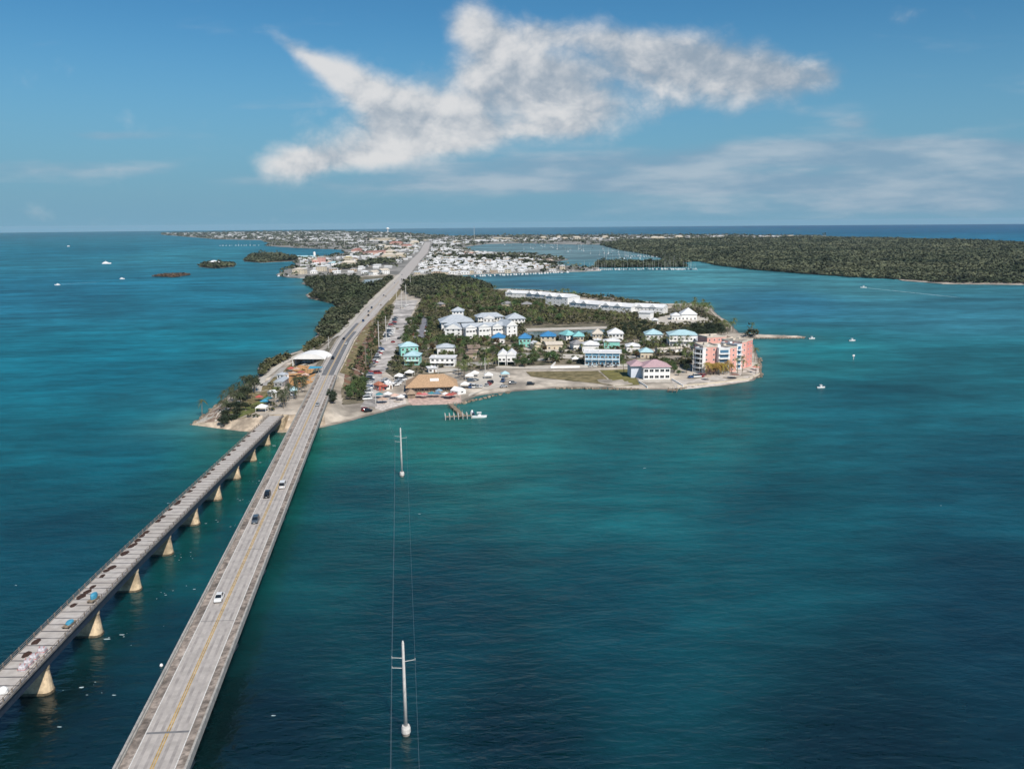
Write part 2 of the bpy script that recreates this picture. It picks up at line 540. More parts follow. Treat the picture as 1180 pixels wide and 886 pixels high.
# ground grid of the key
gx = np.arange(-340, 250.1, 2.5); gy = np.concatenate([np.arange(375, 700, 2.5), np.arange(700, 1560, 5.0)])
GX, GY = np.meshgrid(gx, gy)
GP = np.stack([GX.ravel(), GY.ravel()], 1)
GZ = height(GP) + np.where(True, nr.normal(0, .05, len(GP)), 0)
nx_, ny_ = len(gx), len(gy)
fs = [(j * nx_ + i, j * nx_ + i + 1, (j + 1) * nx_ + i + 1, (j + 1) * nx_ + i) for j in range(ny_ - 1) for i in range(nx_ - 1)
      if max(GZ[j * nx_ + i], GZ[j * nx_ + i + 1], GZ[(j + 1) * nx_ + i + 1], GZ[(j + 1) * nx_ + i]) > -1.5]
mb = MB(); mb.v = [(p[0], p[1], z) for p, z in zip(GP, GZ)]; mb.f = [list(f) for f in fs]; mb.mi = [0] * len(fs)
g = structure(mb.build('island_ground', SAND, smooth=True))
bm = bmesh.new(); bm.from_mesh(g.data)
bmesh.ops.delete(bm, geom=[q for q in bm.verts if not q.link_faces], context='VERTS'); bm.to_mesh(g.data); bm.free()


def sheet(name, poly, m, dz=.06, cell=5.0):
    """ground cover laid over the height field: the polygon cut into cells and draped"""
    bm = bmesh.new()
    tri = geometry.tessellate_polygon([[Vector((p[0], p[1], 0)) for p in poly]])
    vs = [bm.verts.new((p[0], p[1], 0)) for p in poly]
    for t in tri:
        try: bm.faces.new([vs[i] for i in t])
        except ValueError: pass
    xs, ys = [p[0] for p in poly], [p[1] for p in poly]
    for ax, lo, hi in ((0, min(xs), max(xs)), (1, min(ys), max(ys))):
        k = lo + cell
        while k < hi:
            co = [0, 0, 0]; no = [0, 0, 0]; co[ax] = k; no[ax] = 1
            bmesh.ops.bisect_plane(bm, geom=bm.verts[:] + bm.edges[:] + bm.faces[:], plane_co=co, plane_no=no)
            k += cell
    bm.verts.ensure_lookup_table()
    H = height([(q.co.x, q.co.y) for q in bm.verts])
    for q, z in zip(bm.verts, H): q.co.z = z + dz
    bmesh.ops.recalc_face_normals(bm, faces=bm.faces)
    for f in bm.faces:
        f.smooth = True
    me = bpy.data.meshes.new(name); bm.to_mesh(me); bm.free(); me.materials.append(m)
    return structure(put(name, me))


def flatp(pts, z=1.4): return [at(p[0], p[1], z) for p in pts]


# vegetated floor, lots, lawns
sheet('woodland_floor', flatp([(492, 330), (520, 322), (545, 324), (562, 331), (600, 339), (655, 344), (700, 350), (765, 356), (800, 352), (818, 357), (826, 366),
                              (842, 375), (842, 381), (820, 389), (790, 394), (800, 412), (790, 425), (760, 415), (738, 413), (715, 421),
                              (640, 420), (575, 424), (530, 428), (455, 436), (444, 428), (455, 408), (466, 392), (478, 366), (484, 348)]), SCRUB, .22, 12)
sheet('woodland_floor', flatp([(300, 428), (310, 417), (352, 404), (370, 386), (378, 368), (392, 354), (386, 350), (360, 343), (366, 334),
                              (352, 326), (380, 321), (440, 318), (452, 318), (446, 330), (425, 350), (404, 372), (386, 392), (366, 404), (330, 417)]), SCRUB, .1, 10)
sheet('brown_slope', flatp([(396, 447), (416, 445), (430, 416), (440, 390), (447, 374), (437, 364), (423, 373), (411, 395), (401, 420)], 2.2), MULCH, .1, 4)
sheet('scrub_slope', flatp([(394, 466), (424, 462), (426, 440), (412, 433), (393, 446)], 2.0), SCRUB, .14, 4)
sheet('scrub_slope', flatp([(440, 388), (450, 366), (455, 352), (448, 346), (438, 358), (428, 376)], 2.0), SCRUB, .2, 4)
sheet('rough_grass', flatp([(246, 481), (262, 468), (300, 443), (340, 411), (352, 415), (342, 424), (326, 432), (316, 447), (306, 462), (298, 474), (284, 481), (262, 486)], 4.0), DRY, .06, 4)
sheet('bare_soil', flatp([(230, 487), (246, 479), (256, 473), (268, 470), (262, 482), (250, 487)], 2), mat('brown_soil', (.21, .155, .12), .95, .3, .35), .12, 3)
sheet('lawn', flatp([(258, 478), (282, 470), (300, 462), (330, 433), (336, 428), (330, 440), (306, 465), (296, 474), (262, 486)], 4.2), LAWN, .1, 4)
sheet('lawn', flatp([(430, 414), (434, 402), (438, 392), (431, 394), (424, 408)], 1.8), DRY, .3, 4)
sheet('beach_road', flatp([(415, 469), (434, 469), (437, 452), (440, 433), (449, 421), (459, 403), (463, 390), (473, 365), (482, 346),
                          (456, 346.5), (453, 354), (443, 374), (438, 393), (437, 404), (427, 423), (424, 440), (423, 457)]), ASPH_L, .16, 8)
sheet('parking_lot', flatp([(477, 390), (491, 390), (495, 369), (488, 365), (484, 372)]), mat('blue_grey_asphalt', (.19, .19, .215), .9, .3, .2), .3, 20)
sheet('parking_lot', flatp([(540, 431), (560, 427), (577, 430), (580, 446), (556, 450), (540, 455)]), PATH, .16, 20)
sheet('sand_lane', flatp([(570, 424.5), (620, 426), (660, 425), (725, 423), (722, 420), (660, 421), (600, 422.5), (572, 422)]), PATH, .30, 30)
sheet('sand_lane', flatp([(604, 379), (700, 376.5), (700, 379), (604, 382)]), PATH, .30, 60)
sheet('sand_lane', flatp([(512, 358), (534, 356), (550, 357.5), (548, 359.5), (520, 361)]), CREAM, .34, 60)
sheet('canal', flatp([(606, 383), (697, 380), (699, 387), (610, 391)]), mat('canal_water', (.02, .075, .075), .15), .28, 60)
sheet('dry_field', flatp([(606, 428.5), (689, 427.5), (707, 443), (662, 439.5), (640, 437), (612, 434)]), DRY, .16, 20)
sheet('dry_field', flatp([(691, 427), (728, 425.5), (737, 443.5), (709, 443.5)]), mat('olive_grass', (.16, .145, .045), .95, .25, .3), .16, 20)
sheet('patio', flatp([(470, 455), (530, 452), (532, 461), (500, 464.5), (478, 465), (470, 462)]), PATIO, .1, 5)
sheet('patio', flatp([(436, 455), (468, 453), (468, 463), (440, 471), (432, 470)]), mat('white_gravel', (.5, .45, .41), .95, .8, .3), .12, 5)
sheet('orange_patio', flatp([(330, 432), (345, 421), (368, 424), (362, 440), (346, 447), (334, 444)], 4.2), ORANGE, .12, 4)
sheet('terrace', flatp([(735, 437), (772, 438), (778, 447), (742, 447.5)]), PATH, .16, 20)
sheet('terrace', flatp([(773, 438), (798, 438), (828, 431), (866, 424), (874, 420), (875, 430), (862, 437), (830, 441.5), (800, 445), (779, 446.5)]), mat('pale_terrace', (.50, .45, .40), .95, .3, .2), .12, 8)
sheet('sand_clearing', flatp([(745, 370), (770, 363), (812, 365), (828, 368), (820, 372), (790, 374), (760, 376)]), PATH, .30, 30)


def strip(name, pts, half, m, dz):
    """path of even width, draped"""
    L, Rr = [], []
    for i, p in enumerate(pts):
        a, c = pts[max(i - 1, 0)], pts[min(i + 1, len(pts) - 1)]
        t = Vector((c[0] - a[0], c[1] - a[1])).normalized(); n = Vector((-t.y, t.x)) * half
        L.append((p[0] + n.x, p[1] + n.y)); Rr.append((p[0] - n.x, p[1] - n.y))
    return sheet(name, L + Rr[::-1], m, dz, 5)


strip('old_road_path', [gat(x, y)[:2] for x, y in [(296, 452), (302, 437), (324, 420), (345, 409), (374, 395)]], 2.2, PATH, .3)
strip('old_road_path', [gat(x, y)[:2] for x, y in [(374, 395), (387, 389), (400, 376), (415, 359), (430, 345), (448, 328), (460, 317)]], 3.2, PATH, .55)
strip('footpath', [gat(x, y)[:2] for x, y in [(303, 445), (316, 436), (327, 424)]], 2.0, CONC, .3)
strip('footpath', [gat(x, y)[:2] for x, y in [(250, 479), (262, 471), (276, 462)]], 1.4, PATH, .3)
strip('footpath', [gat(x, y)[:2] for x, y in [(404, 424), (414, 428), (426, 434)]], 1.0, PATH, .3)
strip('footpath', [gat(x, y)[:2] for x, y in [(421, 385), (430, 388), (438, 390)]], .9, PATH, .35)
strip('footpath', [gat(x, y)[:2] for x, y in [(388, 361), (402, 359), (408, 358), (404, 368), (399, 376)]], 1.3, PATH, .4)
for sgn in (-1, 1):
    yv = np.linspace(486, 1480, 60)
    o0 = np.interp(yv, [476, 520, 700, 1000, 1600], [6.4, 7.2, 8.0, 10.8, 11.8])
    xv = road_at(yv)[0]
    inner = [(float(a + sgn * b_), float(c)) for a, b_, c in zip(xv, o0, yv)]; outer = [(float(a + sgn * (b_ + (5.5 if sgn > 0 else 4.0))), float(c)) for a, b_, c in zip(xv, o0, yv)]
    sheet('road_verge', inner + outer[::-1], DRY if sgn > 0 else SCRUB, .26, 12)
# roadside pond
mbp = MB(); mbp.prism(flatp([(414, 328), (420, 322.5), (441, 320.5), (441, 323), (430, 328.5), (420, 330.5)], 1.9), None, 1.9)
structure(mbp.build('pond', mat('pond_water', (.03, .11, .15), .12)))

# mainland, far strips and the mangrove key: flat low ground with a sheer edge
def land(name, px, m, z=1.2):
    mb = MB(); mb.prism(W(px, 0), -1.5, z); return structure(mb.build(name, m))


MAIN = [(318, 317.5), (330, 320), (346, 321), (400, 318.6), (440, 318), (520, 318), (562, 316), (600, 315), (660, 313.5), (692, 312.5), (690, 309), (650, 306.5),
        (636, 303), (655, 299.5), (640, 296), (600, 292), (545, 289.5), (535, 285), (560, 281.5), (600, 280.5), (660, 282), (692, 282), (720, 278),
        (945, 275), (952, 271.8), (820, 270.6), (640, 271.2), (520, 272), (470, 268.8), (380, 266.2), (240, 267.6), (186, 268.6), (186, 270.6), (250, 276), (300, 277), (312, 281), (306, 283.6),
        (340, 286), (394, 288), (398, 292), (384, 294.5), (350, 296.5), (336, 300), (342, 306), (330, 311)]
land('mainland_ground', MAIN, TOWN_G)
BOOT = [(692, 282.5), (716, 288.5), (744, 293), (763, 297.5), (768, 302), (788, 303), (800, 301), (810, 302), (824, 305.5), (863, 310.5), (928, 315.5), (985, 319.5), (1038, 322),
        (1086, 326), (1180, 327.5), (1420, 333), (1420, 286), (1180, 280), (1107, 277), (1025, 275), (944, 273.6), (800, 275), (720, 277)]
land('mangrove_key_ground', BOOT, MANG_G, .8)
mbp = MB(); mbp.prism(W([(1035, 322.5), (1086, 325.5), (1180, 326.5), (1420, 332), (1420, 334), (1180, 328.6), (1086, 327.6), (1040, 324)]), -1, .95)
structure(mbp.build('sand_beach', SAND))
mbp = MB(); mbp.prism(W([(1062, 284.6), (1100, 284.4), (1098, 285.6), (1064, 285.8)]), None, 3.0)
structure(mbp.build('pond', mat('bright_pond', (.30, .36, .40), .1)))
BREAK = [(688, 304), (785, 304), (792, 307.5), (700, 308.2), (688, 307.5)]
land('breakwater', BREAK, MANG_G, 1.0)
ISLETS = [[(281, 301.5), (300, 303), (341, 301), (343, 297.5), (320, 294.5), (290, 295.5)], [(229, 308), (248, 309.5), (270, 307.5), (268, 304.5), (240, 303.5)],
          [(177, 318.5), (200, 319.5), (219, 317), (214, 315), (186, 316)]]
for p in ISLETS: land('islet_ground', p, ROCK, .9)

# ------------------------------------------------------------------ water
anch = [  # photo position -> colour of the water body there (seabed tones, darker towards the camera), linear
    ((1000, 870), (.0020, .012, .020)), ((600, 860), (.0016, .013, .021)), ((300, 860), (.0014, .010, .016)), ((60, 860), (.0013, .011, .018)),
    ((1150, 700), (.0028, .018, .033)), ((700, 700), (.0022, .030, .046)), ((520, 700), (.0020, .026, .040)), ((200, 740), (.0018, .018, .027)), ((60, 640), (.0020, .030, .050)),
    ((900, 600), (.003, .038, .056)), ((700, 560), (.005, .056, .074)), ((420, 570), (.003, .046, .062)), ((230, 630), (.003, .040, .050)), ((310, 540), (.003, .055, .058)),
    ((120, 520), (.003, .064, .100)), ((1150, 560), (.006, .050, .082)), ((600, 490), (.014, .100, .115)), ((500, 490), (.012, .100, .100)), ((400, 505), (.010, .085, .085)), ((300, 508), (.012, .08, .075)),
    ((820, 480), (.010, .075, .092)), ((1000, 470), (.008, .066, .100)), ((940, 410), (.013, .100, .135)), ((1120, 420), (.013, .085, .125)),
    ((120, 420), (.004, .094, .158)), ((230, 440), (.006, .085, .140)), ((300, 390), (.008, .105, .165)), ((60, 340), (.012, .115, .180)), ((200, 345), (.012, .125, .185)),
    ((1100, 360), (.030, .140, .190)), ((900, 350), (.022, .115, .175)), ((700, 325), (.045, .160, .200)), ((650, 334), (.024, .105, .165)), ((800, 318), (.055, .185, .215)), ((1000, 330), (.05, .17, .20)),
    ((80, 290), (.014, .120, .175)), ((250, 292), (.030, .165, .215)), ((180, 277), (.022, .130, .180)), ((60, 270), (.020, .105, .150)), ((330, 290), (.018, .120, .175)),
    ((650, 290), (.13, .185, .205)), ((1100, 266), (.004, .075, .160)), ((1170, 274), (.010, .110, .195)), ((800, 266), (.012, .095, .170)), ((600, 266), (.03, .12, .19)), ((1000, 261), (.004, .060, .140)),
]
AP = np.array([(math.atan2(*at(p[0][0], p[0][1])) * 5.0, math.log(math.hypot(*at(p[0][0], p[0][1]))) * 2.0) for p in anch])
AC = np.array([p[1] for p in anch]) * np.array([[(.95, 1.14, 1.12) if p[0][1] < 365 else (.75, 1.45, 1.2) if p[0][1] < 780 else (.8, 1.4, 1.0)] for p in anch])[:, 0]
az = np.concatenate([np.radians(np.arange(-180, -44, 6.0)), np.radians(np.arange(-42, 42.01, .35)), np.radians(np.arange(45, 180, 6.0))])
ra = np.concatenate([[0.5], np.geomspace(20, 18300, 230)])
A_, R_ = np.meshgrid(az, ra)
A_, R_ = A_.ravel(), R_.ravel()
WV = np.stack([R_ * np.sin(A_), R_ * np.cos(A_), np.zeros_like(R_)], 1)
Q = np.stack([np.clip(A_, -.75, .75) * 5.0, np.log(np.maximum(R_, 90)) * 2.0], 1)
dd = ((Q[:, None, :] - AP[None]) ** 2).sum(2)
wt = 1.0 / (dd + .012) ** 1.7
WC = (wt[:, :, None] * AC[None]).sum(1) / wt.sum(1)[:, None]
# pale shallows close to the shore of the key
sel = (R_ > 300) & (R_ < 1700) & (np.abs(A_) < .7)
sdv = np.full(len(R_), 999.0); sdv[sel] = -sdist(WV[sel, :2], KEY)
sh = np.exp(-np.maximum(sdv, 0) / (14.0 + 10 * np.sin(WV[:, 0] * .05) * np.sin(WV[:, 1] * .043 + 1)))[:, None] * .6
WC = WC * (1 - sh) + np.array([.050, .150, .140])[None] * sh
na, nr_ = len(az), len(ra)
F = []
for j in range(nr_ - 1):
    for i in range(na):
        k = (i + 1) % na
        F.append((j * na + i, (j + 1) * na + i, (j + 1) * na + k, j * na + k))
me = bpy.data.meshes.new('sea_water')
me.from_pydata(WV.tolist(), [], F)
ca = me.color_attributes.new('depth', 'FLOAT_COLOR', 'POINT')  # base colour of the water at each vertex
ca.data.foreach_set('color', np.concatenate([WC, np.ones((len(WC), 1))], 1).astype(np.float32).ravel())
mw = bpy.data.materials.new('sea_water'); mw.use_nodes = True
q = NB(mw.node_tree); pw = mw.node_tree.nodes['Principled BSDF']
at_n = q.n('ShaderNodeAttribute', attribute_name='depth')
tcw = q.n('ShaderNodeTexCoord').outputs['Object']
mp = q.n('ShaderNodeMapping'); mw.node_tree.links.new(tcw, mp.inputs[0])
mp.inputs['Rotation'].default_value = (0, 0, R(-18)); mp.inputs['Scale'].default_value = (.55, 1.25, 1)
nA = q.noise(mp.outputs[0], .011, 6, .6)
nB = q.noise(mp.outputs[0], .0032, 4, .55)
nC = q.noise(mp.outputs[0], .10, 4, .6)
fac = q.m('MULTIPLY', q.m('MULTIPLY', q.ss(nA, .3, .72, .66, 1.26), q.ss(nB, .3, .7, .82, 1.14)), q.m('MULTIPLY', q.ss(nC, .25, .75, .80, 1.18), q.ss(q.noise(mp.outputs[0], .028, 5, .65, .6), .3, .7, .80, 1.2)))
vm = q.n('ShaderNodeVectorMath', operation='SCALE')
mw.node_tree.links.new(at_n.outputs['Color'], vm.inputs[0]); mw.node_tree.links.new(fac, vm.inputs['Scale'])
w1 = q.noise(mp.outputs[0], .42, 3, .6, .4); w2 = q.noise(mp.outputs[0], .12, 3, .55, .3); w3 = q.noise(mp.outputs[0], 1.3, 2, .5)
hgt = q.m('ADD', q.m('MULTIPLY', w2, 1.6), q.m('ADD', q.m('MULTIPLY', w1, .75), q.m('MULTIPLY', w3, .15)))
bp = q.n('ShaderNodeBump'); bp.inputs['Strength'].default_value = .5; bp.inputs['Distance'].default_value = 1.0
lk = mw.node_tree.links.new
lk(hgt, bp.inputs['Height'])
mw.node_tree.nodes.remove(pw)
df = q.n('ShaderNodeSubsurfaceScattering', falloff='BURLEY'); lk(vm.outputs[0], df.inputs['Color']); df.inputs['Scale'].default_value = 5.0; df.inputs['Radius'].default_value = (.6, 1, 1)   # light spreads metres through the water body
gl = q.n('ShaderNodeBsdfGlossy'); gl.inputs['Roughness'].default_value = .22; lk(bp.outputs[0], gl.inputs['Normal']); gl.inputs['Color'].default_value = (1, 1, 1, 1)
fn = q.n('ShaderNodeFresnel'); fn.inputs['IOR'].default_value = 1.333; lk(bp.outputs[0], fn.inputs['Normal'])
wsh = q.n('ShaderNodeMixShader')
lk(q.m('MINIMUM', q.m('MULTIPLY', fn.outputs[0], .26), .12), wsh.inputs[0]); lk(df.outputs[0], wsh.inputs[1]); lk(gl.outputs[0], wsh.inputs[2])   # a wavy sea never reaches full mirror reflection
lk(wsh.outputs[0], mw.node_tree.nodes['Material Output'].inputs['Surface'])
me.materials.append(mw)
structure(put('sea_water', me))

# ------------------------------------------------------------------ road bridge
def ribbon(mb, ys, off0, off1, z, cx, mi=0, dz=None):
    vs, fs = [], []
    for i, y in enumerate(ys):
        x = cx(y); zz = z(y) if callable(z) else z
        vs += [(x + off0, y, zz), (x + off1, y, zz)]
        if i: k = 2 * i; fs.append((k - 2, k - 1, k + 1, k))
    mb.add(vs, fs, mi)


def beam(mb, ys, o0, o1, z0, z1, cx, mi=0, zf=lambda y: 0.0):
    rings = [[(cx(y) + o0, y, z0 + zf(y)), (cx(y) + o1, y, z0 + zf(y)), (cx(y) + o1, y, z1 + zf(y)), (cx(y) + o0, y, z1 + zf(y))] for y in ys]
    mb.loft(rings, mi)


YN = list(np.linspace(-262, 476, 37))
bridge = thing('road_bridge', 'long two-lane concrete road bridge with yellow centre line crossing to the island', 'bridge', (0, 0, 0))
m = MB(); beam(m, YN, -5.55, 5.55, DECK_Z - .5, DECK_Z, nb_x); m.build('deck', LANE, bridge)
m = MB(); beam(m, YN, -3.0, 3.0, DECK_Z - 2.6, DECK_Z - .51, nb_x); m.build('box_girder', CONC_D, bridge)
for sgn in (-1, 1):
    m = MB(); beam(m, YN, min(sgn * 5.55, sgn * 5.95), max(sgn * 5.55, sgn * 5.95), DECK_Z - .7, DECK_Z + .85, nb_x)
    beam(m, YN, min(sgn * 5.35, sgn * 5.545), max(sgn * 5.35, sgn * 5.545), DECK_Z + .005, DECK_Z + .35, nb_x)
    m.build('parapet', CONC, bridge)
    m = MB(); ribbon(m, YN, min(sgn * 5.35, sgn * 3.85), max(sgn * 5.35, sgn * 3.85), DECK_Z + .008, nb_x); m.build('shoulder', SHOULDER, bridge)
    m = MB(); ribbon(m, YN, sgn * 3.75 - .09, sgn * 3.75 + .09, DECK_Z + .012, nb_x); m.build('edge_line', WHITE_L, bridge)
m = MB()
for o in (-.2, .2): ribbon(m, YN, o - .12, o + .12, DECK_Z + .012, nb_x)
m.build('centre_line', YELLOW_L, bridge)
for y in np.arange(129.5 - 41.15 * 9, 470, 41.15):
    m = MB(); xx = nb_x(y); wj = .28 if abs(y - 129.5) < 1 else .09
    m.add([(xx - 3.6, y - wj - .15, DECK_Z + .016), (xx + 3.6, y - wj + .35, DECK_Z + .016), (xx + 3.6, y + wj + .35, DECK_Z + .016), (xx - 3.6, y + wj - .15, DECK_Z + .016)], [(0, 1, 2, 3)])
    m.build('expansion_joint', ASPH, bridge)
    m = MB()
    for o in (-2.2, 2.2):
        m.loft([[(xx + o + a * (.8 if z < 0 else .6), y + c * (.8 if z < 0 else .6), z) for a, c in ((-1, -1), (1, -1), (1, 1), (-1, 1))] for z in (-3, 3.6)])
    m.box(xx - 3.4, xx + 3.4, y - .9, y + .9, 3.6, DECK_Z - 2.605)
    m.box(xx - 3.6, xx + 3.6, y - 1.6, y + 1.6, -2, .7)
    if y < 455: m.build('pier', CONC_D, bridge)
# worn tyre tracks on the lanes, part of the deck's surface
for o in (-2.65, -1.1, 1.1, 2.65):
    m = MB(); ribbon(m, YN, o - .28, o + .28, DECK_Z + .007, nb_x); m.build('wheel_track', mat('worn_lane', (.345, .315, .295), .9, .35, .2), bridge)
m = MB(); xx = nb_x(471); m.box(xx - 6.5, xx + 6.5, 471, 478, -1, DECK_Z - .6); m.build('abutment', CONC, bridge)

# land road continuing from the bridge
ys = list(np.concatenate([np.linspace(476.05, 1000, 40), np.linspace(1020, RY[-1], 50)]))
rxf = lambda y: float(road_at(y)[0]); rzf = lambda y: float(road_at(y)[1])


def rhw(y): return float(np.interp(y, [476, 520, 700, 1000, 1600, 2800, 6000], [5.6, 6.0, 6.6, 9.4, 11, 14, 14]))


def roadstrip(name, f0, f1, m_, dz, yy=ys):
    mb = MB(); vs, fs = [], []
    for i, y in enumerate(yy):
        x, z = rxf(y), rzf(y) + dz
        vs += [(x + f0(y), y, z), (x + f1(y), y, z)]
        if i: k = 2 * i; fs.append((k - 2, k - 1, k + 1, k))
    mb.add(vs, fs); return structure(mb.build(name, m_))


roadstrip('road', lambda y: -rhw(y), lambda y: rhw(y), LANE, .0)
roadstrip('road_lane', lambda y: -3.6, lambda y: -.6, ASPH, .03, [y for y in ys if y < 760])
roadstrip('road_lane', lambda y: .6, lambda y: 3.6, ASPH, .03, [y for y in ys if y < 700])
roadstrip('road_line', lambda y: -3.85, lambda y: -3.65, WHITE_L, .035, [y for y in ys if y < 1400])
roadstrip('road_line', lambda y: 3.65, lambda y: 3.85, WHITE_L, .035, [y for y in ys if y < 1400])
roadstrip('road_line', lambda y: -.25, lambda y: .25, YELLOW_L, .035, [y for y in ys if y < 1400])
for sgn, lab in ((-1, 'low concrete guard wall along the sea side of the ramp road'), (1, 'low concrete guard wall along the parking side of the ramp road')):
    m = MB(); yy = [y for y in ys if y < 700]
    m.loft([[(rxf(y) + sgn * rhw(y) - .2, y, rzf(y) - .5), (rxf(y) + sgn * rhw(y) + .2, y, rzf(y) - .5), (rxf(y) + sgn * rhw(y) + .15, y, rzf(y) + .85), (rxf(y) + sgn * rhw(y) - .15, y, rzf(y) + .85)] for y in yy])
    tag(m.build('guard_wall', CONC), lab, 'wall')

# ------------------------------------------------------------------ old bridge
OZ = 8.0
old = thing('old_bridge', 'narrow old bridge with rusty railings and tapered tan concrete piers', 'bridge', (0, 0, 0))
YO = list(np.linspace(-200, 374, 60))
md = bpy.data.materials.new('striped_deck'); md.use_nodes = True
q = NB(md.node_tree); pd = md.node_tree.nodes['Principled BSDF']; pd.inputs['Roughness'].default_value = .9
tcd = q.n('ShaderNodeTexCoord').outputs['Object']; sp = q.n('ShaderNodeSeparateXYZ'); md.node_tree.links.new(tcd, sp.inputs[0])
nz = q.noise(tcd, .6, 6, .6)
ystripe = q.m('ADD', q.m('MULTIPLY', sp.outputs[1], 1 / 3.05), q.m('MULTIPLY', nz, .05))
fr = q.m('ABSOLUTE', q.m('SUBTRACT', q.m('FRACT', ystripe), .5))
stripe = q.m('MULTIPLY', q.ss(fr, .40, .47), q.ss(q.noise(tcd, .25, 2, .5), .3, .5, .55, .95))  # narrow dark stripes across the deck, spaced like the railing posts
slab = q.n('ShaderNodeTexWhiteNoise', noise_dimensions='1D'); md.node_tree.links.new(q.m('FLOOR', q.m('ADD', ystripe, .5)), slab.inputs['W'])
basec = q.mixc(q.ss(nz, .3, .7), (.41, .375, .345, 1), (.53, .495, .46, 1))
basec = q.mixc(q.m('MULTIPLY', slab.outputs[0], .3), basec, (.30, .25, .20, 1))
md.node_tree.links.new(q.mixc(stripe, basec, (.07, .065, .07, 1)), pd.inputs['Base Color'])
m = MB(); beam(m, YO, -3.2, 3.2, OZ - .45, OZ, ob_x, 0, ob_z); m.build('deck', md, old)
for o in (-2.95, 2.95):
    m = MB(); beam(m, YO, o - .2, o + .2, OZ - 2.15, OZ - .46, ob_x, 0, ob_z); m.build('girder', STEELB, old)
for sgn in (-1, 1):
    m = MB()
    beam(m, YO, min(sgn * 3.2, sgn * 3.45), max(sgn * 3.2, sgn * 3.45), OZ - .3, OZ + .12, ob_x, 1, ob_z)
    for hz in (.6, 1.0): beam(m, YO, sgn * 3.3 - .04, sgn * 3.3 + .04, OZ + hz - .04, OZ + hz + .04, ob_x, 0, ob_z)
    for y in np.arange(-198, 373, 3.05):
        m.box(ob_x(y) + sgn * 3.3 - .09, ob_x(y) + sgn * 3.3 + .09, y - .09, y + .09, OZ + .2 + ob_z(y), OZ + 1.12 + ob_z(y))
    m.build('railing', [RAILM, CONC_D], old)
for k in range(-14, 9):
    y = 154.3 + 24.0 * k
    x = ob_x(y)
    m = MB()
    zt = OZ - 2.16 + ob_z(y); prof = [(-3, 3.8, 2.3), (.0, 3.5, 1.55), (.5, 3.45, 1.5), (zt - .7, 3.05, .75), (zt - .65, 3.2, .98), (zt, 3.2, .98)]
    ends_ = [(math.cos(t_), math.sin(t_)) for t_ in np.linspace(-math.pi / 2, math.pi / 2, 7)]
    m.loft([[(x + (a - c * .8) + ex * c * .8, y + ey * c, z) for ex, ey in ends_] + [(x - (a - c * .8) - ex * c * .8, y - ey * c, z) for ex, ey in ends_] for z, a, c in prof])
    m.build('pier', PIERM, old)
    m = MB(); m.loft([[(x + 2.3 + ex * 1.3, y + ey * 1.62, z) for ex, ey in ends_] + [(x - 2.3 - ex * 1.3, y - ey * 1.62, z) for ex, ey in ends_] for z in (-.3, .5)]); m.build('tide_band', mat('wet_dark_concrete', (.13, .105, .07), .5, 1.5, .4), old)
m = MB(); y = 372; m.box(ob_x(y) - 4.2, ob_x(y) + 4.2, 370, 379, -1, OZ - 2.05); m.build('abutment', PIERM, old)
# dark rusty patches on the sea-side third of the deck
pp = [(31, 753.5), (42, 739), (94, 687), (101, 681.5), (107, 676), (118, 663.5), (122.5, 657.5), (129, 653.5), (85, 697), (143.5, 637.5), (150, 629.5), (155, 627), (158.5, 622.5), (163.5, 617), (169, 613), (181, 600), (185.5, 595.5), (194, 587), (200, 580), (204, 577.5), (208.5, 572.5), (215, 566), (219, 561.5), (226, 555), (231, 549.5), (235, 546), (240, 541), (246, 535), (252, 529.5), (257, 524), (263, 518.5), (268, 513.5), (274, 508), (280, 502.5), (287, 497)]
for i, (px, py) in enumerate(pp):
    x, y = at(px, py, OZ); x, y = at(px, py, OZ + ob_z(y))
    x = max(ob_x(y) - 2.7, min(x, ob_x(y) - .5))
    r_ = rnd.uniform(.9, 1.45)
    m = MB(); n = 9
    ring = [(x + math.cos(a * 2 * math.pi / n) * r_ * .72 * rnd.uniform(.7, 1.15), y + math.sin(a * 2 * math.pi / n) * r_ * 1.25 * rnd.uniform(.7, 1.15)) for a in range(n)]
    zz = OZ + ob_z(y); m.prism(ring, zz - .02, zz + .05 + .004 * (i % 7)); m.build('deck_patch', RUST, old)

# rubbish bags, tarps on the old bridge
def lumpy(mb, cx, cy, z, sx, sy, sz, mi=0, n=10, seed=0):
    rr = random.Random(seed)
    rings = []
    for f, s_ in ((0, .92), (.3, 1.0), (.65, .95), (.9, .7), (1.0, .3)):
        rings.append([(cx + math.cos(k * 2 * math.pi / n) * sx * s_ * rr.uniform(.88, 1.08), cy + math.sin(k * 2 * math.pi / n) * sy * s_ * rr.uniform(.88, 1.08), z + f * sz * rr.uniform(.94, 1.04)) for k in range(n)])
    mb.loft(rings, mi)


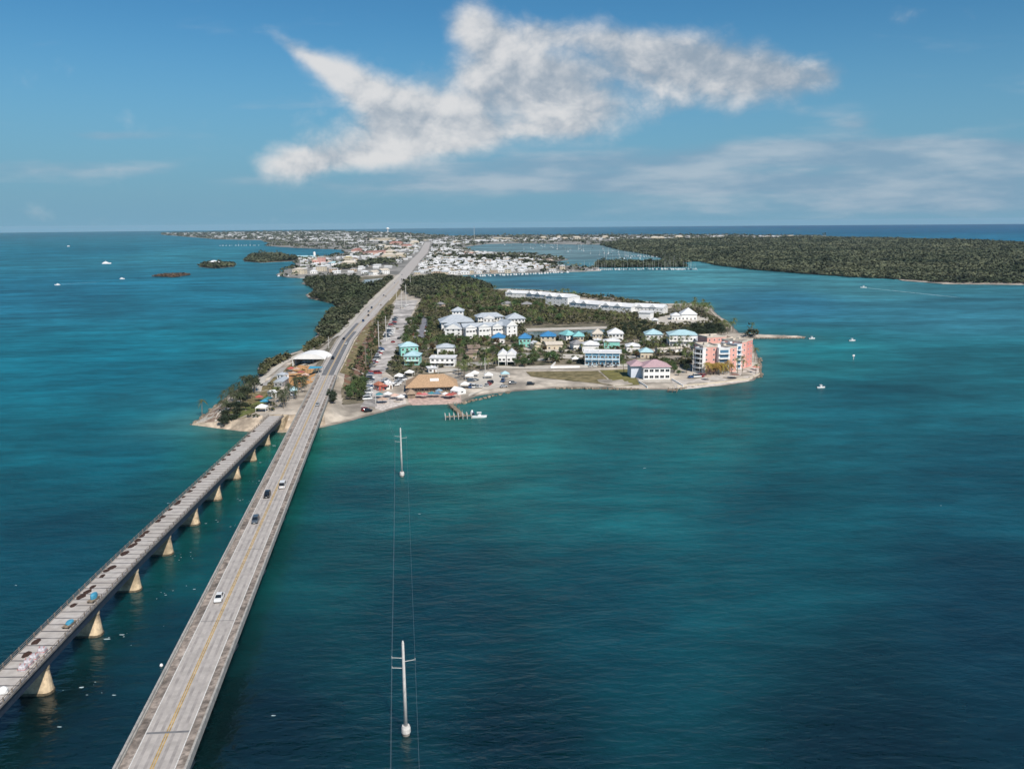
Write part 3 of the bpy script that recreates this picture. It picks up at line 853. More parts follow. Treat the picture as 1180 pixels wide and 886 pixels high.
ordn = ['nearest', 'second', 'third', 'fourth', 'farthest']
for i, (px, py) in enumerate([(27, 772), (33, 766), (39.5, 760), (49, 752)]):
    x, y = at(px, py, OZ); x = min(x, ob_x(y) + 2.4)
    t = thing('bulk_bag', f'{ordn[i] if i < 3 else "farthest"} of four pale bulk bags along the old bridge rail', 'bag', (x, y, OZ + .005), 0, 'bulk bags on the old bridge')
    m = MB(); m.loft([[(a * s_, c * s_, z) for a, c in ((-.72, -.5), (-.5, -.72), (.5, -.72), (.72, -.5), (.72, .5), (.5, .72), (-.5, .72), (-.72, .5))] for z, s_ in ((0, .9), (.25, 1.02), (.9, 1.0), (1.15, .86), (1.2, .4))]); m.build('sack', mat('lilac_sack', (.50, .47, .49), .8, 2, .25), t)
    m = MB(); m.box(-.76, .76, -.76, .76, .45, .52); m.build('band', REDC, t)
    for sx in (-.45, .45):
        m = MB(); m.tube([(sx, -.3, 1.1), (sx, 0, 1.45), (sx, .3, 1.1)], .05, 5); m.build('lifting_loop', REDC, t)
x, y = at(4, 798, OZ)
t = thing('bulk_bag', 'single pale bulk bag at the near end of the old bridge deck', 'bag', (min(x, ob_x(y) + 2.3), y, OZ + .005))
m = MB(); lumpy(m, 0, 0, 0, .85, .8, 1.2, 0, 10, 77); m.build('sack', CANVAS, t)
for i, (px, py, lab) in enumerate([(80, 721, 'flatbed trolley under a blue tarp nearest the bulk bags'), (108, 692, 'trolley with an upright blue tarp cover farther along the old bridge')]):
    x, y = at(px, py, OZ); x = min(x, ob_x(y) + 2.2)
    t = thing('work_trolley', lab, 'trolley', (x, y, OZ + .004), -.05)
    m = MB(); m.box(-.7, .7, -1.7, 1.7, .42, .58); m.build('bed', WOOD, t)
    for sx in (-.6, .6):
        for sy in (-1.2, 1.2):
            m = MB(); m.tube([(sx - .08, sy, .21), (sx + .08, sy, .21)], .21, 10); m.build('wheel', TYRE, t)
    m = MB(); lumpy(m, 0, .2, .585, .66, 1.2, .6 if i == 0 else 1.3, 0, 12, 5 + i); m.build('tarp_cover', TARPB, t)
    m = MB(); m.tube([(0, -1.7, .5), (0, -2.2, 1.0)], .04, 6); m.build('handle', RAILM, t)

# ------------------------------------------------------------------ power poles and wires
pole_base = {}


def sea_pole(x, y, label):
    t = thing('utility_pole', label, 'pole', (x, y, 0), math.atan2(21.3, 160), 'utility poles standing in the water')
    m = MB(); m.tube([(0, 0, -3), (0, 0, .5), (0, 0, .55)], [.7, .7, .66], 14); m.build('pile', CONC_D, t, smooth=False)
    m = MB(); m.tube([(0, 0, .552), (0, 0, 1.4), (0, 0, 1.9)], [.86, .86, .7], 16); m.build('pile_cap', POLEM, t)
    m = MB(); m.tube([(0, 0, 1.9), (0, 0, 10), (0, 0, 18.4), (0, 0, 18.9)], [.36, .30, .23, .10], 12); m.build('shaft', POLEM, t, smooth=True)
    for (x1, z) in ((-2.1, 15.6), (-2.1, 13.6), (2.1, 14.9)):
        m = MB(); m.tube([(.0, 0, z - .15), (x1, 0, z + .1)], .055, 6); m.tube([(x1, 0, z + .0), (x1, 0, z + .4)], .07, 6)
        m.build('crossarm', POLEM, t)
    return (x, y)


pa = sea_pole(*at(468, 846), 'near white utility pole on a round pile in open water')
pb = sea_pole(*at(463.3, 549), 'far white utility pole in the water off the island')
prev = (2 * pa[0] - pb[0], 2 * pa[1] - pb[1])
landp = []
for (px, py, H, lab) in [(421.8, 425, 20, 'tall white pole on the brown slope nearest the water'), (436.8, 402, 21, 'tall white pole beside the left row of parked cars'),
                         (445.2, 393, 20, 'thin grey pole at the corner of the parking strip'), (463, 357, 22, 'white pole standing inside the far parking area'), (468, 350, 23, 'white pole at the far end of the parking area'),
                         (428.6, 417, 10, 'short brown pole between two tall white poles'), (379, 402, 9, 'slim light pole beside the white domed tent'), (457, 347, 16, 'slim pole at the side road junction'),
                         (433, 466, 8, 'white lamp post at the shore end of the beach road'), (505, 437, 9, 'slim lamp post behind the thatched restaurant'), (559, 430, 10, 'thin lamp post among cars on the sand lot'), (473, 331, 20, 'pole right of the highway beyond the parking area')]:
    x, y, z = gat(px, py)
    t = thing('utility_pole', lab, 'pole', (x, y, z), 0, 'poles on land')
    m = MB(); m.tube([(0, 0, -.3), (0, 0, H)], [.34 * H / 22 + .06, .18 * H / 22 + .05], 8); m.build('shaft', BARK_P if 'brown' in lab else POLEM, t)
    if H > 15:
        m = MB(); m.tube([(-1.6, 0, H - 3), (1.6, 0, H - 2.8)], .08, 5); m.build('crossarm', POLEM, t)
    landp.append((x, y, z, H))
ca_, sa_ = math.cos(math.atan2(21.3, 160)), math.sin(math.atan2(21.3, 160))
lp = landp[0]
for (dx, z, lab) in ((-2.1, 16.05, 'upper left power line strung along the poles in the water'), (-2.1, 14.05, 'lower left power line strung along the poles in the water'), (2.1, 15.35, 'right hand power line strung along the poles in the water')):
    m = MB()
    ends = [(p[0] + dx * ca_, p[1] + dx * sa_, z) for p in (prev, pa, pb)] + [(lp[0] + dx * .6, lp[1], lp[2] + lp[3] - 3)]
    pts = []
    for i in range(3):
        for k in range(13):
            if i and not k: continue
            f = k / 12
            p = [ends[i][j] * (1 - f) + ends[i + 1][j] * f for j in range(3)]
            p[2] -= 4 * 2.4 * f * (1 - f); pts.append(tuple(p))
    m.tube(pts, .018, 4); tag(m.build('power_line', WIREM), lab, 'power line', 'power lines over the water')
#@@PART2@@
# ------------------------------------------------------------------ buildings
FOOT = []          # (x, y, radius) kept free of trees
WM = {}


def window_mesh(w_, h_):
    k = (round(w_, 1), round(h_, 1))
    if k not in WM:
        m = MB(); f = .09
        m.box(-w_ / 2 - f, w_ / 2 + f, -.05, .06, -f, 0, 0); m.box(-w_ / 2 - f, w_ / 2 + f, -.05, .06, h_, h_ + f, 0)
        m.box(-w_ / 2 - f, -w_ / 2, -.05, .06, 0, h_, 0); m.box(w_ / 2, w_ / 2 + f, -.05, .06, 0, h_, 0)
        m.box(-.03, .03, -.03, .05, 0, h_, 0)
        m.box(-w_ / 2, w_ / 2, -.012, .05, 0, h_, 1)
        WM[k] = m.mesh('window', [WHITE, GLASS])
    return WM[k]


def add_window(parent, x, y, z, w_, h_, rz=0.0): return put('window', window_mesh(w_, h_), parent, (x, y, z), rz)


def balcony(parent, x0, x1, z, d=1.8, post_h=2.6, posts=4, rail=WHITE, slab=WHITE, y=0.0):
    m = MB(); m.box(x0, x1, y - d, y - .003, z - .18, z)
    n = max(2, posts)
    for i in range(n):
        xx = x0 + .1 + (x1 - x0 - .2) * i / (n - 1)
        m.box(xx - .1, xx + .1, y - d + .02, y - d + .22, z, z + post_h)
    o = m.build('balcony', slab, parent)
    m = MB(); m.box(x0, x1, y - d - .03, y - d + .012, z + .95, z + 1.05)
    k = x0
    while k <= x1: m.box(k - .03, k + .03, y - d - .02, y - d + .01, z + .06, z + .95); k += .45
    m.build('railing', rail, o)
    return o


def house(name, label, fl, fr, depth, h, wall, roofm, roof='hip', rise=2.4, floors=1, wins=3, over=.7, bal=(), ww=1.5, wh=1.3, side=2,
          stilts=0.0, door=True, cat='house', group=None, ridge=None, z0=None, garage=False):
    a, c = gat(*fl), gat(*fr)
    x, y = (a[0] + c[0]) / 2, (a[1] + c[1]) / 2
    wd = math.hypot(c[0] - a[0], c[1] - a[1]); rz = math.atan2(c[1] - a[1], c[0] - a[0])
    z = (a[2] + c[2]) / 2 if z0 is None else z0
    t = thing(name, label, cat, (x, y, z), rz, group)
    hw = wd / 2
    ct = (x - math.sin(rz) * depth / 2, y + math.cos(rz) * depth / 2)
    for i in range(max(1, int(wd / max(depth, 6) + .5))):
        k = max(1, int(wd / max(depth, 6) + .5)); o = (-hw + wd * (i + .5) / k)
        FOOT.append((ct[0] + math.cos(rz) * o, ct[1] + math.sin(rz) * o, max(depth, wd / k) / 2 + 2.2))
    m = MB()
    if stilts:
        for i in range(max(2, int(wd / 3.5) + 1)):
            for j in range(2):
                xx = -hw + .3 + (wd - .6) * i / max(1, int(wd / 3.5)); yy = .3 + (depth - .6) * j
                m.box(xx - .16, xx + .16, yy - .16, yy + .16, -.3, stilts - .003, 0)
        m.build('stilt', WHITE, t); m = MB()
        m.box(-hw, hw, 0, depth, stilts, h)
    else: m.box(-hw, hw, 0, depth, -.6, h)
    wl = m.build('wall', wall, t)
    m = MB()
    if roof == 'hip': m.hip(-hw - over, hw + over, -over, depth + over, h + .2, rise, ridge=ridge)
    elif roof == 'gable': m.gable(-hw - over, hw + over, -over, depth + over, h + .2, rise, 'x')
    elif roof == 'gable_front': m.gable(-hw - over, hw + over, -over, depth + over, h + .2, rise, 'y', wmi=1)
    else:
        m.box(-hw - over, hw + over, -over, depth + over, h + .003, h + .25)
        for (x0, x1, y0, y1) in ((-hw - over, hw + over, -over, -over + .25), (-hw - over, hw + over, depth + over - .25, depth + over), (-hw - over, -hw - over + .25, -over + .25, depth + over - .25), (hw + over - .25, hw + over, -over + .25, depth + over - .25)):
            m.box(x0, x1, y0, y1, .253 + h, h + .7 if rise else h + .35)
        for i in range(max(1, int(wd / 9))): m.box(-hw + 2 + 7 * i, -hw + 3.2 + 7 * i, depth * .55, depth * .55 + 1.1, h + .253, h + 1.15)
    m.build('roof', [roofm, wall], t)
    fh = (h - stilts) / floors
    for f in range(floors):
        zz = stilts + f * fh + .9
        for i in range(wins):
            xx = -hw + wd * (i + .5) / wins
            if door and f == 0 and i == wins // 2 and not stilts:
                m = MB(); m.box(xx - .55, xx + .55, -.05, .02, .02, 2.1); m.build('door', RBROWN, t); continue
            add_window(t, xx, -.03, zz, ww, min(wh, fh - 1.1))
        for i in range(side):
            yy = depth * (i + .5) / side
            add_window(t, hw + .03, yy, zz, 1.2, min(wh, fh - 1.1), math.pi / 2)
            add_window(t, -hw - .03, yy, zz, 1.2, min(wh, fh - 1.1), -math.pi / 2)
    for f in bal: balcony(t, -hw + .05, hw - .05, stilts + f * fh if f else stilts + .12, posts=max(3, int(wd / 3.5)), post_h=fh - .25)
    return t


# cottages and villas
house('cottage', 'mint green two-storey house with pale aqua hip roof by the beach road', (466, 421), (483, 421), 11, 6.2, MINT, RAQUA, rise=2.6, floors=2, wins=4, bal=(1,))
house('cottage', 'low aqua hip roof house just behind the mint green house', (462, 411), (482, 410), 10, 6.8, MINT, RAQUA, rise=2.8, floors=2, wins=4)
house('villa', 'white flat-roofed villa with dark open carport above the thatched restaurant', (496, 423), (524, 423), 10, 6.0, WHITE, RWHITE, 'flat', 0, 2, 5, bal=(1,))
house('cottage', 'low white annex with flat roof left of the villa carport', (494, 430), (503, 429.5), 6, 3, WHITE, RWHITE, 'flat', 0, 1, 2)
house('house', 'grey-blue roofed house directly behind the white flat-roofed villa', (504, 409), (524, 408.5), 10, 5.0, WHITE, RGREY, 'hip', 2.4, 1, 4)
house('house', 'tan house with brown roof hidden among trees in the middle grove', (537, 415), (548, 415), 9, 4.5, TAN, RBROWN, 'hip', 2.4, 1, 3)
house('house', 'small brown shingle roof in the trees behind the tan house', (540, 408), (553, 407.5), 8, 4.0, TAN, RBROWN, 'gable', 2.0, 1, 3)
house('house', 'white twin-gabled house on stilts facing the sand lot, left gable', (574, 421.5), (583, 421.5), 12, 7.0, WHITE, RWHITE, 'gable_front', 2.6, 1, 2, stilts=2.6, over=.4)
house('house', 'white twin-gabled house on stilts facing the sand lot, right gable', (583.8, 421.5), (594, 421.5), 12, 7.0, WHITE, RWHITE, 'gable_front', 2.8, 1, 2, stilts=2.6, over=.4)
# blue and teal roof row
house('cottage', 'bright blue roof cottage in front of the white hotel wing', (567, 396), (581, 396), 11, 4.4, WHITE, RBLUE, 'hip', 3.4, 1, 3)
house('cottage', 'bright blue roof cottage with mint green walls right of the hotel', (598, 400), (611, 400), 11, 6.5, MINT, RBLUE, 'hip', 3.4, 2, 3)
house('cottage', 'bright blue roof cottage with pink side porch by the canal', (623, 396), (640, 396), 12, 5.6, CREAM, RBLUE, 'hip', 3.4, 2, 3)
house('cottage', 'teal hip roof cottage at the left of the canal row', (652.5, 395), (664, 394), 11, 5.6, WHITE, RTEAL, 'hip', 3.4, 2, 3)
house('cottage', 'teal hip roof cottage beside the cream pyramid roof', (661, 397), (672.5, 397), 11, 6.2, CREAM, RTEAL, 'hip', 3.2, 2, 3)
house('cottage', 'cream pyramid roof cottage at the canal', (683, 394), (694, 394), 11, 6.2, CREAM, RCREAM, 'hip', 3.6, 2, 3)
house('cottage', 'white pyramid roof house right of the cream pyramid roof', (701, 393.5), (718, 393.5), 14, 6, WHITE, RWHITE, 'hip', 3.8, 2, 4)
house('cottage', 'grey shingle roof cottage behind the blue motel', (661, 404), (672, 403.5), 9, 4.6, WHITE, RGRAY, 'hip', 2.6, 1, 3)
house('cottage', 'white hip roof house touching the back of the blue motel', (671, 406), (690, 406), 11, 5.2, WHITE, RWHITE, 'hip', 2.6, 1, 4)
house('cottage', 'pale aqua walled cottage between the motel and the white pyramid roof', (696, 402), (714, 402), 10, 5.4, MINT, RWHITE, 'hip', 1.8, 1, 4)
house('shed', 'tiny white cube house beside the cream pyramid roof', (685, 400), (692, 400), 6, 5.2, WHITE, RWHITE, 'flat', 0, 1, 1)
house('motel', 'two-storey sky blue motel with white flat roof and balconies on the beach lane', (674, 421), (714, 421.5), 11, 8.2, SKYB, RWHITE, 'flat', .1, 2, 9, over=1.2, bal=(0, 1), cat='motel', ww=1.8)
house('house', 'white house with grey roof among trees right of the motel', (722, 406), (737, 406), 11, 4.2, WHITE, RWHITE, 'hip', 2, 1, 3)
house('cottage', 'turquoise roof cottage behind the lavender tiled house', (738, 413), (752, 413), 10, 4.2, CREAM, RAQUA, 'hip', 2.6, 1, 3)
house('house', 'pale blue hip roof house left of the large balcony house', (744, 395), (763, 395), 14, 6.4, WHITE, RAQUA, 'hip', 3.4, 2, 4)
house('house', 'large pale aqua roof house with white balconies near the dark trees', (771, 400), (803, 400), 16, 9.0, WHITE, RAQUA, 'hip', 3.0, 2, 7, bal=(0, 1))
house('house', 'wide white roof building directly behind the pink condominium', (804, 403), (830, 403), 14, 6.5, WHITE, RWHITE, 'hip', 3.0, 2, 5)
house('house', 'brown roofed pavilion at the start of the rocky spit', (832, 395), (842, 394.5), 8, 3.6, TAN, RBROWN, 'hip', 2.2, 1, 2)
house('beach_pavilion', 'white tent-roofed pavilion in the sandy clearing at the far point', (785, 369), (803, 369), 16, 5.5, WHITE, RWHITE, 'hip', 5.5, 1, 4, cat='pavilion')
house('beach_pavilion', 'lower white roof joined left of the tent-roofed pavilion', (774, 369), (785, 369), 12, 4.2, WHITE, RWHITE, 'hip', 2.5, 1, 3, cat='pavilion')
house('house', 'small white flat house at the right end of the long white resort', (736, 369.5), (749, 370), 14, 7.5, WHITE, RWHITE, 'flat', .3, 1, 3)
house('house', 'tiny white hut left of the sandy clearing', (752, 374), (758, 374), 7, 4, WHITE, RWHITE, 'hip', 1.6, 1, 2)
house('house', 'grey roofed bungalow among palms left of the long white resort', (578, 354.5), (590, 354.5), 12, 4, CREAM, RGRAY, 'hip', 2.6, 1, 3)
house('house', 'grey roofed bungalow among palms under the tall resort block', (601, 355), (612, 355), 12, 4, TAN, RGRAY, 'hip', 2.6, 1, 3)
house('house', 'small brown bungalow at the edge of the car park woods', (509, 356), (513, 355.5), 8, 5, TAN, RGRAY, 'hip', 2, 1, 1)
house('house', 'small cream house among palms beside the white cottage lane', (630, 403.5), (648, 403), 9, 3.8, CREAM, RCREAM, 'gable', 1.8, 1, 3)
house('house', 'small white gabled hut between the blue roofs and the beach trees', (616, 404), (623, 403.5), 7, 4.6, CREAM, RWHITE, 'gable_front', 1.8, 1, 1)
house('house', 'long white shed in the right-hand garden above the gravel yard', (760, 408), (786, 406), 6, 2.8, WHITE, RCREAM, 'gable', 1.0, 1, 4)
# lavender house
t = house('villa', 'white two-storey house with lavender hip roof standing alone at the shore', (741.5, 437.5), (772, 437), 14, 7.4, WHITE, LAV, 'hip', 3.4, 2, 5, over=.9, ww=2.2, wh=1.5, door=False, cat='villa')
m = MB(); m.hip(-15.2, -5.6, 4.5, 18.8, 7.5, 2.6, ridge=4.75); m.build('roof', LAV, t)
m = MB(); m.box(-14.3, -7.95, 6, 17.8, -.5, 7.3); m.build('wall', mat('shaded_white_paint', (.62, .66, .74), .7, .4, .06), t)  # white wall; the blue shade of the left side is put into its colour
# hotel
house('hotel', 'main hotel hall with wide stepped blue-grey metal roof', (509, 381), (545, 380), 26, 7.0, WHITE, RGREY, 'hip', 5.2, 2, 9, over=1.4, cat='hotel', ridge=11)
x, y, z = gat(527, 376)
t = thing('roof_tower', 'square lookout tower with blue-grey roof rising from the hotel hall', 'tower', (x, y + 14, z + 9.6))
m = MB(); m.box(-5, 5, -5, 5, -4, 3.4); m.build('wall', WHITE, t)
m = MB(); m.hip(-6, 6, -6, 6, 3.6, 3.2); m.build('roof', RGREY, t)
for i in range(3): add_window(t, -3 + 3 * i, -5.03, 1.2, 1.4, 1.3)
house('hotel', 'white three-gabled hotel wing, left gabled end block', (513, 390), (532, 390), 13, 7.6, WHITE, RGREY, 'gable_front', 4.2, 3, 3, over=.6, cat='hotel')
house('hotel', 'low blue-grey roof at the far left foot of the hotel wing', (511.5, 384.5), (519, 385), 12, 7.0, WHITE, RGREY, 'hip', 2.5, 2, 2, cat='hotel')
house('hotel', 'long white hotel wing with rows of paired windows facing the water', (534.5, 389.5), (581, 387.5), 12, 8.6, WHITE, RGREY, 'gable', 2.6, 2, 12, over=.6, cat='hotel', ww=1.9)
for i, (a, c) in enumerate([((537, 390.6), (548, 390)), ((552, 389.6), (564, 389)), ((568, 388.6), (578, 388.2))]):
    house('hotel_bay', ['projecting white gabled bay nearest the left end of the hotel wing', 'projecting white gabled bay in the middle of the hotel wing', 'projecting white gabled bay nearest the right end of the hotel wing'][i], a, c, 4, 8.8, WHITE, RGREY, 'gable_front', 2.3, 2, 3, over=.35, door=False, cat='hotel', ww=1.9, side=1, group='gabled bays of the hotel')
house('hotel', 'tall white gabled block at the right end of the hotel wing', (584, 388.5), (596, 387.5), 18, 8.8, WHITE, RGREY, 'gable_front', 4.4, 3, 2, over=.5, cat='hotel', ww=1.2)
house('hotel', 'white hotel block with flat blue-grey roof behind the wing', (551, 374), (580, 373), 16, 6.6, WHITE, RGREY, 'hip', 3.2, 2, 8, over=1.2, cat='hotel', ridge=6)
house('hotel', 'white projecting porch of the hotel block behind the wing', (557, 375.2), (570, 375), 5, 6.4, WHITE, RWHITE, 'gable_front', 2.2, 2, 3, over=.4, cat='hotel', side=1)
house('hotel', 'separate hotel house with hip roof at the back right of the hotel', (585, 375.5), (605, 375), 17, 6.2, WHITE, RGREY, 'hip', 4.6, 2, 5, over=1.0, cat='hotel')
# long white resort
for (a, c, d, h, n, lab) in [((582.5, 344), (605, 345), 15, 9.5, 8, 'leftmost low block of the long white resort by the bay'), ((606, 345), (629, 347), 15, 9.5, 8, 'second block from the left of the long white resort'),
                             ((628.5, 352.5), (654, 354.5), 22, 15, 9, 'tallest stepped block of the long white resort'), ((656, 356), (690, 359), 16, 9.5, 12, 'middle block of the long white resort right of the tall block'),
                             ((692, 359.5), (727, 362), 16, 9.5, 12, 'fourth block of the long white resort with a projecting end'), ((729, 361), (764, 362.5), 16, 9.0, 12, 'rightmost block of the long white resort')]:
    t = house('resort_block', lab, a, c, d, h * .72, WHITE, RWHITE, 'gable', 3.2, 2 if h < 12 else 3, max(4, n * 2 // 3), over=.4, ww=1.1, wh=1.0, cat='resort', group='long white resort', side=1, door=False)
    wd = math.hypot(gat(*a)[0] - gat(*c)[0], gat(*a)[1] - gat(*c)[1])
    for k in range(int(wd / 14)):
        xx = -wd / 2 + 7 + 14 * k
        m = MB(); m.gable(xx - 4, xx + 4, -.8, d * .5, h * .72 + .25, 3.0, 'y', t=.02); m.build('roof_gable', RWHITE, t)
# pink condominium: five stepped sections round the point
def condo(fl, fr, depth, h, wall, label, kind):
    a, c = gat(*fl), gat(*fr)
    x, y = (a[0] + c[0]) / 2, (a[1] + c[1]) / 2
    wd = math.hypot(c[0] - a[0], c[1] - a[1]); rz = math.atan2(c[1] - a[1], c[0] - a[0]); hw = wd / 2
    t = thing('condo_section', label, 'apartment block', (x, y, 1.4), rz, 'pink condominium at the point')
    FOOT.append((x, y + depth / 2, max(wd, depth) / 2 + 2))
    m = MB(); m.box(-hw, hw, 0, depth, -.6, h); m.build('wall', wall, t)
    m = MB()
    m.box(-hw - .15, hw + .15, -.15, depth + .15, h + .003, h + .22)
    for (x0, x1, y0, y1) in ((-hw - .15, hw + .15, -.15, .15), (-hw - .15, hw + .15, depth - .15, depth + .15), (-hw - .15, -hw + .15, .15, depth - .15), (hw - .15, hw + .15, .15, depth - .15)):
        m.box(x0, x1, y0, y1, h + .223, h + .9)
    m.box(-1.2, .8, depth * .5, depth * .5 + 2, h + .223, h + 1.6)
    m.build('roof', RCREAM if wall is not WHITE else RWHITE, t)
    fh = h / 5
    if kind == 'balcony':
        for f in range(5):
            balcony(t, -hw + .05, hw - .05, max(.15, f * fh), 2.2, fh - .3, 2)
            m = MB(); m.box(-hw + .5, hw - .5, -.05, .02, f * fh + .3, f * fh + fh - .5); m.build('window', GLASS, t)
            m = MB(); m.box(-hw - 2.0, -hw - .003, 1.5, depth - 1.5, max(.15, f * fh) - .15, max(.15, f * fh)); m.box(-hw - 2.0, -hw - 1.9, 1.5, depth - 1.5, max(.15, f * fh), max(.15, f * fh) + 1); m.build('balcony', WHITE, t)
            m = MB(); m.box(-hw - .05, -hw + .02, 2, depth - 2, f * fh + .3, f * fh + fh - .5); m.build('window', GLASS, t)
    elif kind == 'recess':
        for f in range(5):
            m = MB(); m.box(-hw + .8, hw - .8, -.06, .02, f * fh + .35, f * fh + fh - .55); m.build('window', mat('blue_glass', (.06, .16, .26), .15, spec=.6), t)
            balcony(t, -hw + .3, hw - .3, max(.15, f * fh), 1.4, .95, 2)
    else:
        n = max(1, int(wd / 3.2))
        for f in range(5):
            for i in range(n): add_window(t, -hw + wd * (i + .5) / n, -.03, f * fh + 1.0, .9, 1.1)
            for i in range(3): add_window(t, hw + .03, depth * (i + .5) / 3, f * fh + 1.0, 1.2, 1.3, math.pi / 2)
    return t


condo((800.5, 428), (809, 429.5), 13, 14.6, WHITE, 'white balcony stack at the left end of the pink condominium', 'balcony')
condo((809.4, 429.0), (826, 428.5), 16, 15.6, PINK, 'broad pink front section of the condominium with small square windows', 'plain')
condo((827.5, 429.5), (840, 429.0), 15, 14.6, WHITE, 'white balcony section in the middle of the pink condominium', 'recess')
condo((840.4, 428.8), (848, 428.0), 16, 15.0, PINK, 'narrow pink tower section right of the white middle balconies', 'plain')
condo((848.3, 425.5), (853.6, 424.8), 14, 15.0, WHITE, 'narrow white balcony recess between the two right pink towers', 'recess')
condo((853.8, 424.6), (859.5, 423.6), 16, 16.6, PINK, 'tall pink tower section near the right end of the condominium', 'plain')
condo((859.8, 423.2), (866, 421.5), 14, 16.8, PINK_D, 'deep pink rightmost end section of the condominium facing the open water', 'plain')
condo((814, 416.5), (836, 415), 12, 15.8, PINK, 'rear pink section standing behind the condominium front', 'plain')

# thatched restaurant
t = house('restaurant', 'large thatched restaurant with a long tan hip roof on the waterfront', (472, 452.5), (523.5, 451.0), 17, 3.0, WOOD, THATCH, 'hip', 5.4, 1, 9, over=2.2, ww=2.2, wh=1.3, cat='restaurant', ridge=7.5)
m = MB(); k = math.atan2(5.4, 10.7)
m.box(-2.4, 2.4, -1.2, 1.2, -.05, .1); o = m.build('roof_hatch', CANVAS, t, (1.5, 3.6, 6.25)); o.rotation_euler = (k * .98, 0, 0)
m = MB()
for i in range(15): m.tube([(-14 + 2 * i, -1.7, -.2), (-14 + 2 * i, -1.7, 3.0)], .12, 6)
m.build('veranda', BARK, t)
for (px, py, rr, mm, lab) in [(483, 458.5, 2.4, REDC, 'red patio umbrella at the left end of the restaurant terrace'), (489, 459, 2.2, mat('pink_canvas', (.52, .17, .18), .8, 1, .2), 'pink patio umbrella beside the left red umbrella'),
                              (497.5, 457.8, 2.5, TARPT, 'teal patio umbrella left of the white table cloth'), (503.5, 457.8, 2.4, mat('blue_canvas', (.10, .20, .30), .8, 1, .2), 'dusty blue patio umbrella in the middle of the terrace'),
                              (506, 454.5, 2.3, mat('grey_blue_canvas', (.22, .32, .40), .8, 1, .2), 'grey-blue umbrella close under the thatched eave'), (513.5, 458.5, 2.2, CANVAS, 'white patio umbrella right of the blue ones'), (518, 459.5, 2.6, REDC, 'red patio umbrella at the right end of the terrace'),
                              (522.5, 458.2, 2.3, mat('dark_red_canvas', (.30, .09, .08), .8, 1, .2), 'dark red patio umbrella beside the dock steps'), (441, 449, 3.2, REDC, 'red-roofed kiosk umbrella near the beach road end'), (450, 446, 3.0, CANVAS, 'white market umbrella left of the thatched roof'),
                              (447, 458, 2.6, CANVAS, 'white umbrella on the gravel terrace by the water'), (455, 460, 2.6, mat('peach_canvas', (.62, .42, .34), .8, 1, .2), 'peach umbrella on the gravel terrace'), (441, 464.5, 3.2, mat('tan_canvas', (.46, .32, .24), .8, 1, .2), 'tan umbrella near the lamp post at the shore'),
                              (462, 461.5, 2.4, CANVAS, 'white umbrella right of the peach one'), (470, 456.5, 2.3, TAN, 'tan umbrella at the corner of the restaurant'), (437, 459, 2.4, TARPT, 'teal umbrella at the shore end of the beach road'),
                              (310, 464, 2.6, TARPT, 'teal umbrella beside the old bridge entrance'), (305, 467, 2.4, TARPB, 'blue umbrella at the old bridge entrance'), (299, 462, 2.2, REDC, 'small red umbrella near the old bridge entrance'), (338, 434, 2.6, TAN, 'tan umbrella at the lower left of the orange patio'), (345, 441, 2.8, mat('brown_canvas', (.22, .13, .10), .8, 1, .2), 'brown umbrella at the near end of the orange patio'), (352, 436, 2.6, mat('peach_canvas', (.62, .42, .34), .8, 1, .2), 'peach umbrella in the middle of the orange patio'), (335.5, 428.5, 2.8, REDC, 'red umbrella at the upper left of the orange patio'), (342, 429, 2.5, mat('tan_canvas', (.46, .32, .24), .8, 1, .2), 'tan umbrella right of the upper left red one'), (347, 433, 2.5, mat('dark_red_canvas', (.30, .09, .08), .8, 1, .2), 'dark red umbrella in the orange patio'), (815, 438, 2.4, TAN, 'tan umbrella on the condominium terrace'), (846, 436, 3.2, mat('brown_canvas', (.22, .13, .10), .8, 1, .2), 'brown shade umbrella under the golden palms'), (871, 427, 2.6, PINK_D, 'pink umbrella on the condominium point')]:
    x, y, z = gat(px, py)
    t = thing('patio_umbrella', lab, 'umbrella', (x, y, z), rnd.random(), 'patio umbrellas')
    m = MB(); n = 8
    m.add([(math.cos(i * 2 * math.pi / n) * rr, math.sin(i * 2 * math.pi / n) * rr, 2.2) for i in range(n)] + [(0, 0, 3.3), (0, 0, 2.15)], [(i, (i + 1) % n, n) for i in range(n)] + [((i + 1) % n, i, n + 1) for i in range(n)])
    m.build('canopy', mm, t)
    m = MB(); m.tube([(0, 0, 0), (0, 0, 2.14)], .05, 5); m.build('pole', WOOD, t)

# big white event tent: barrel roof, dark open front
x, y, z = gat(356, 421.5)
t = thing('event_tent', 'white barrel-roofed event tent with dark open front beside the ramp road', 'tent', (x, y, z), -.06)
FOOT.append((x, y + 9, 15))
m = MB(); n = 12; L = 11.0
rings = []
for yy in (0, 9, 18): rings.append([(-L * math.cos(i * math.pi / n), yy, 3.2 + 4.6 * math.sin(i * math.pi / n)) for i in range(n + 1)] + [(L - .3 * 0 - .25, yy, 3.1)] + [(-(L - .3) * math.cos(math.pi - i * math.pi / n) * 1, yy, 2.95 + 4.5 * math.sin(i * math.pi / n)) for i in range(n + 1)][:0])
vs, fs = [], []
for yy in (0, 9, 18):
    for i in range(n + 1): vs.append((-L * math.cos(i * math.pi / n), yy, 3.2 + 4.6 * math.sin(i * math.pi / n)))
for j in range(2):
    for i in range(n): a_ = j * (n + 1) + i; fs.append((a_, a_ + 1, a_ + n + 2, a_ + n + 1))
o_ = len(vs)
for yy in (0, 9, 18):
    for i in range(n + 1): vs.append((-(L - .2) * math.cos(i * math.pi / n), yy, 3.1 + 4.5 * math.sin(i * math.pi / n)))
for j in range(2):
    for i in range(n): a_ = o_ + j * (n + 1) + i; fs.append((a_ + n + 1, a_ + n + 2, a_ + 1, a_))
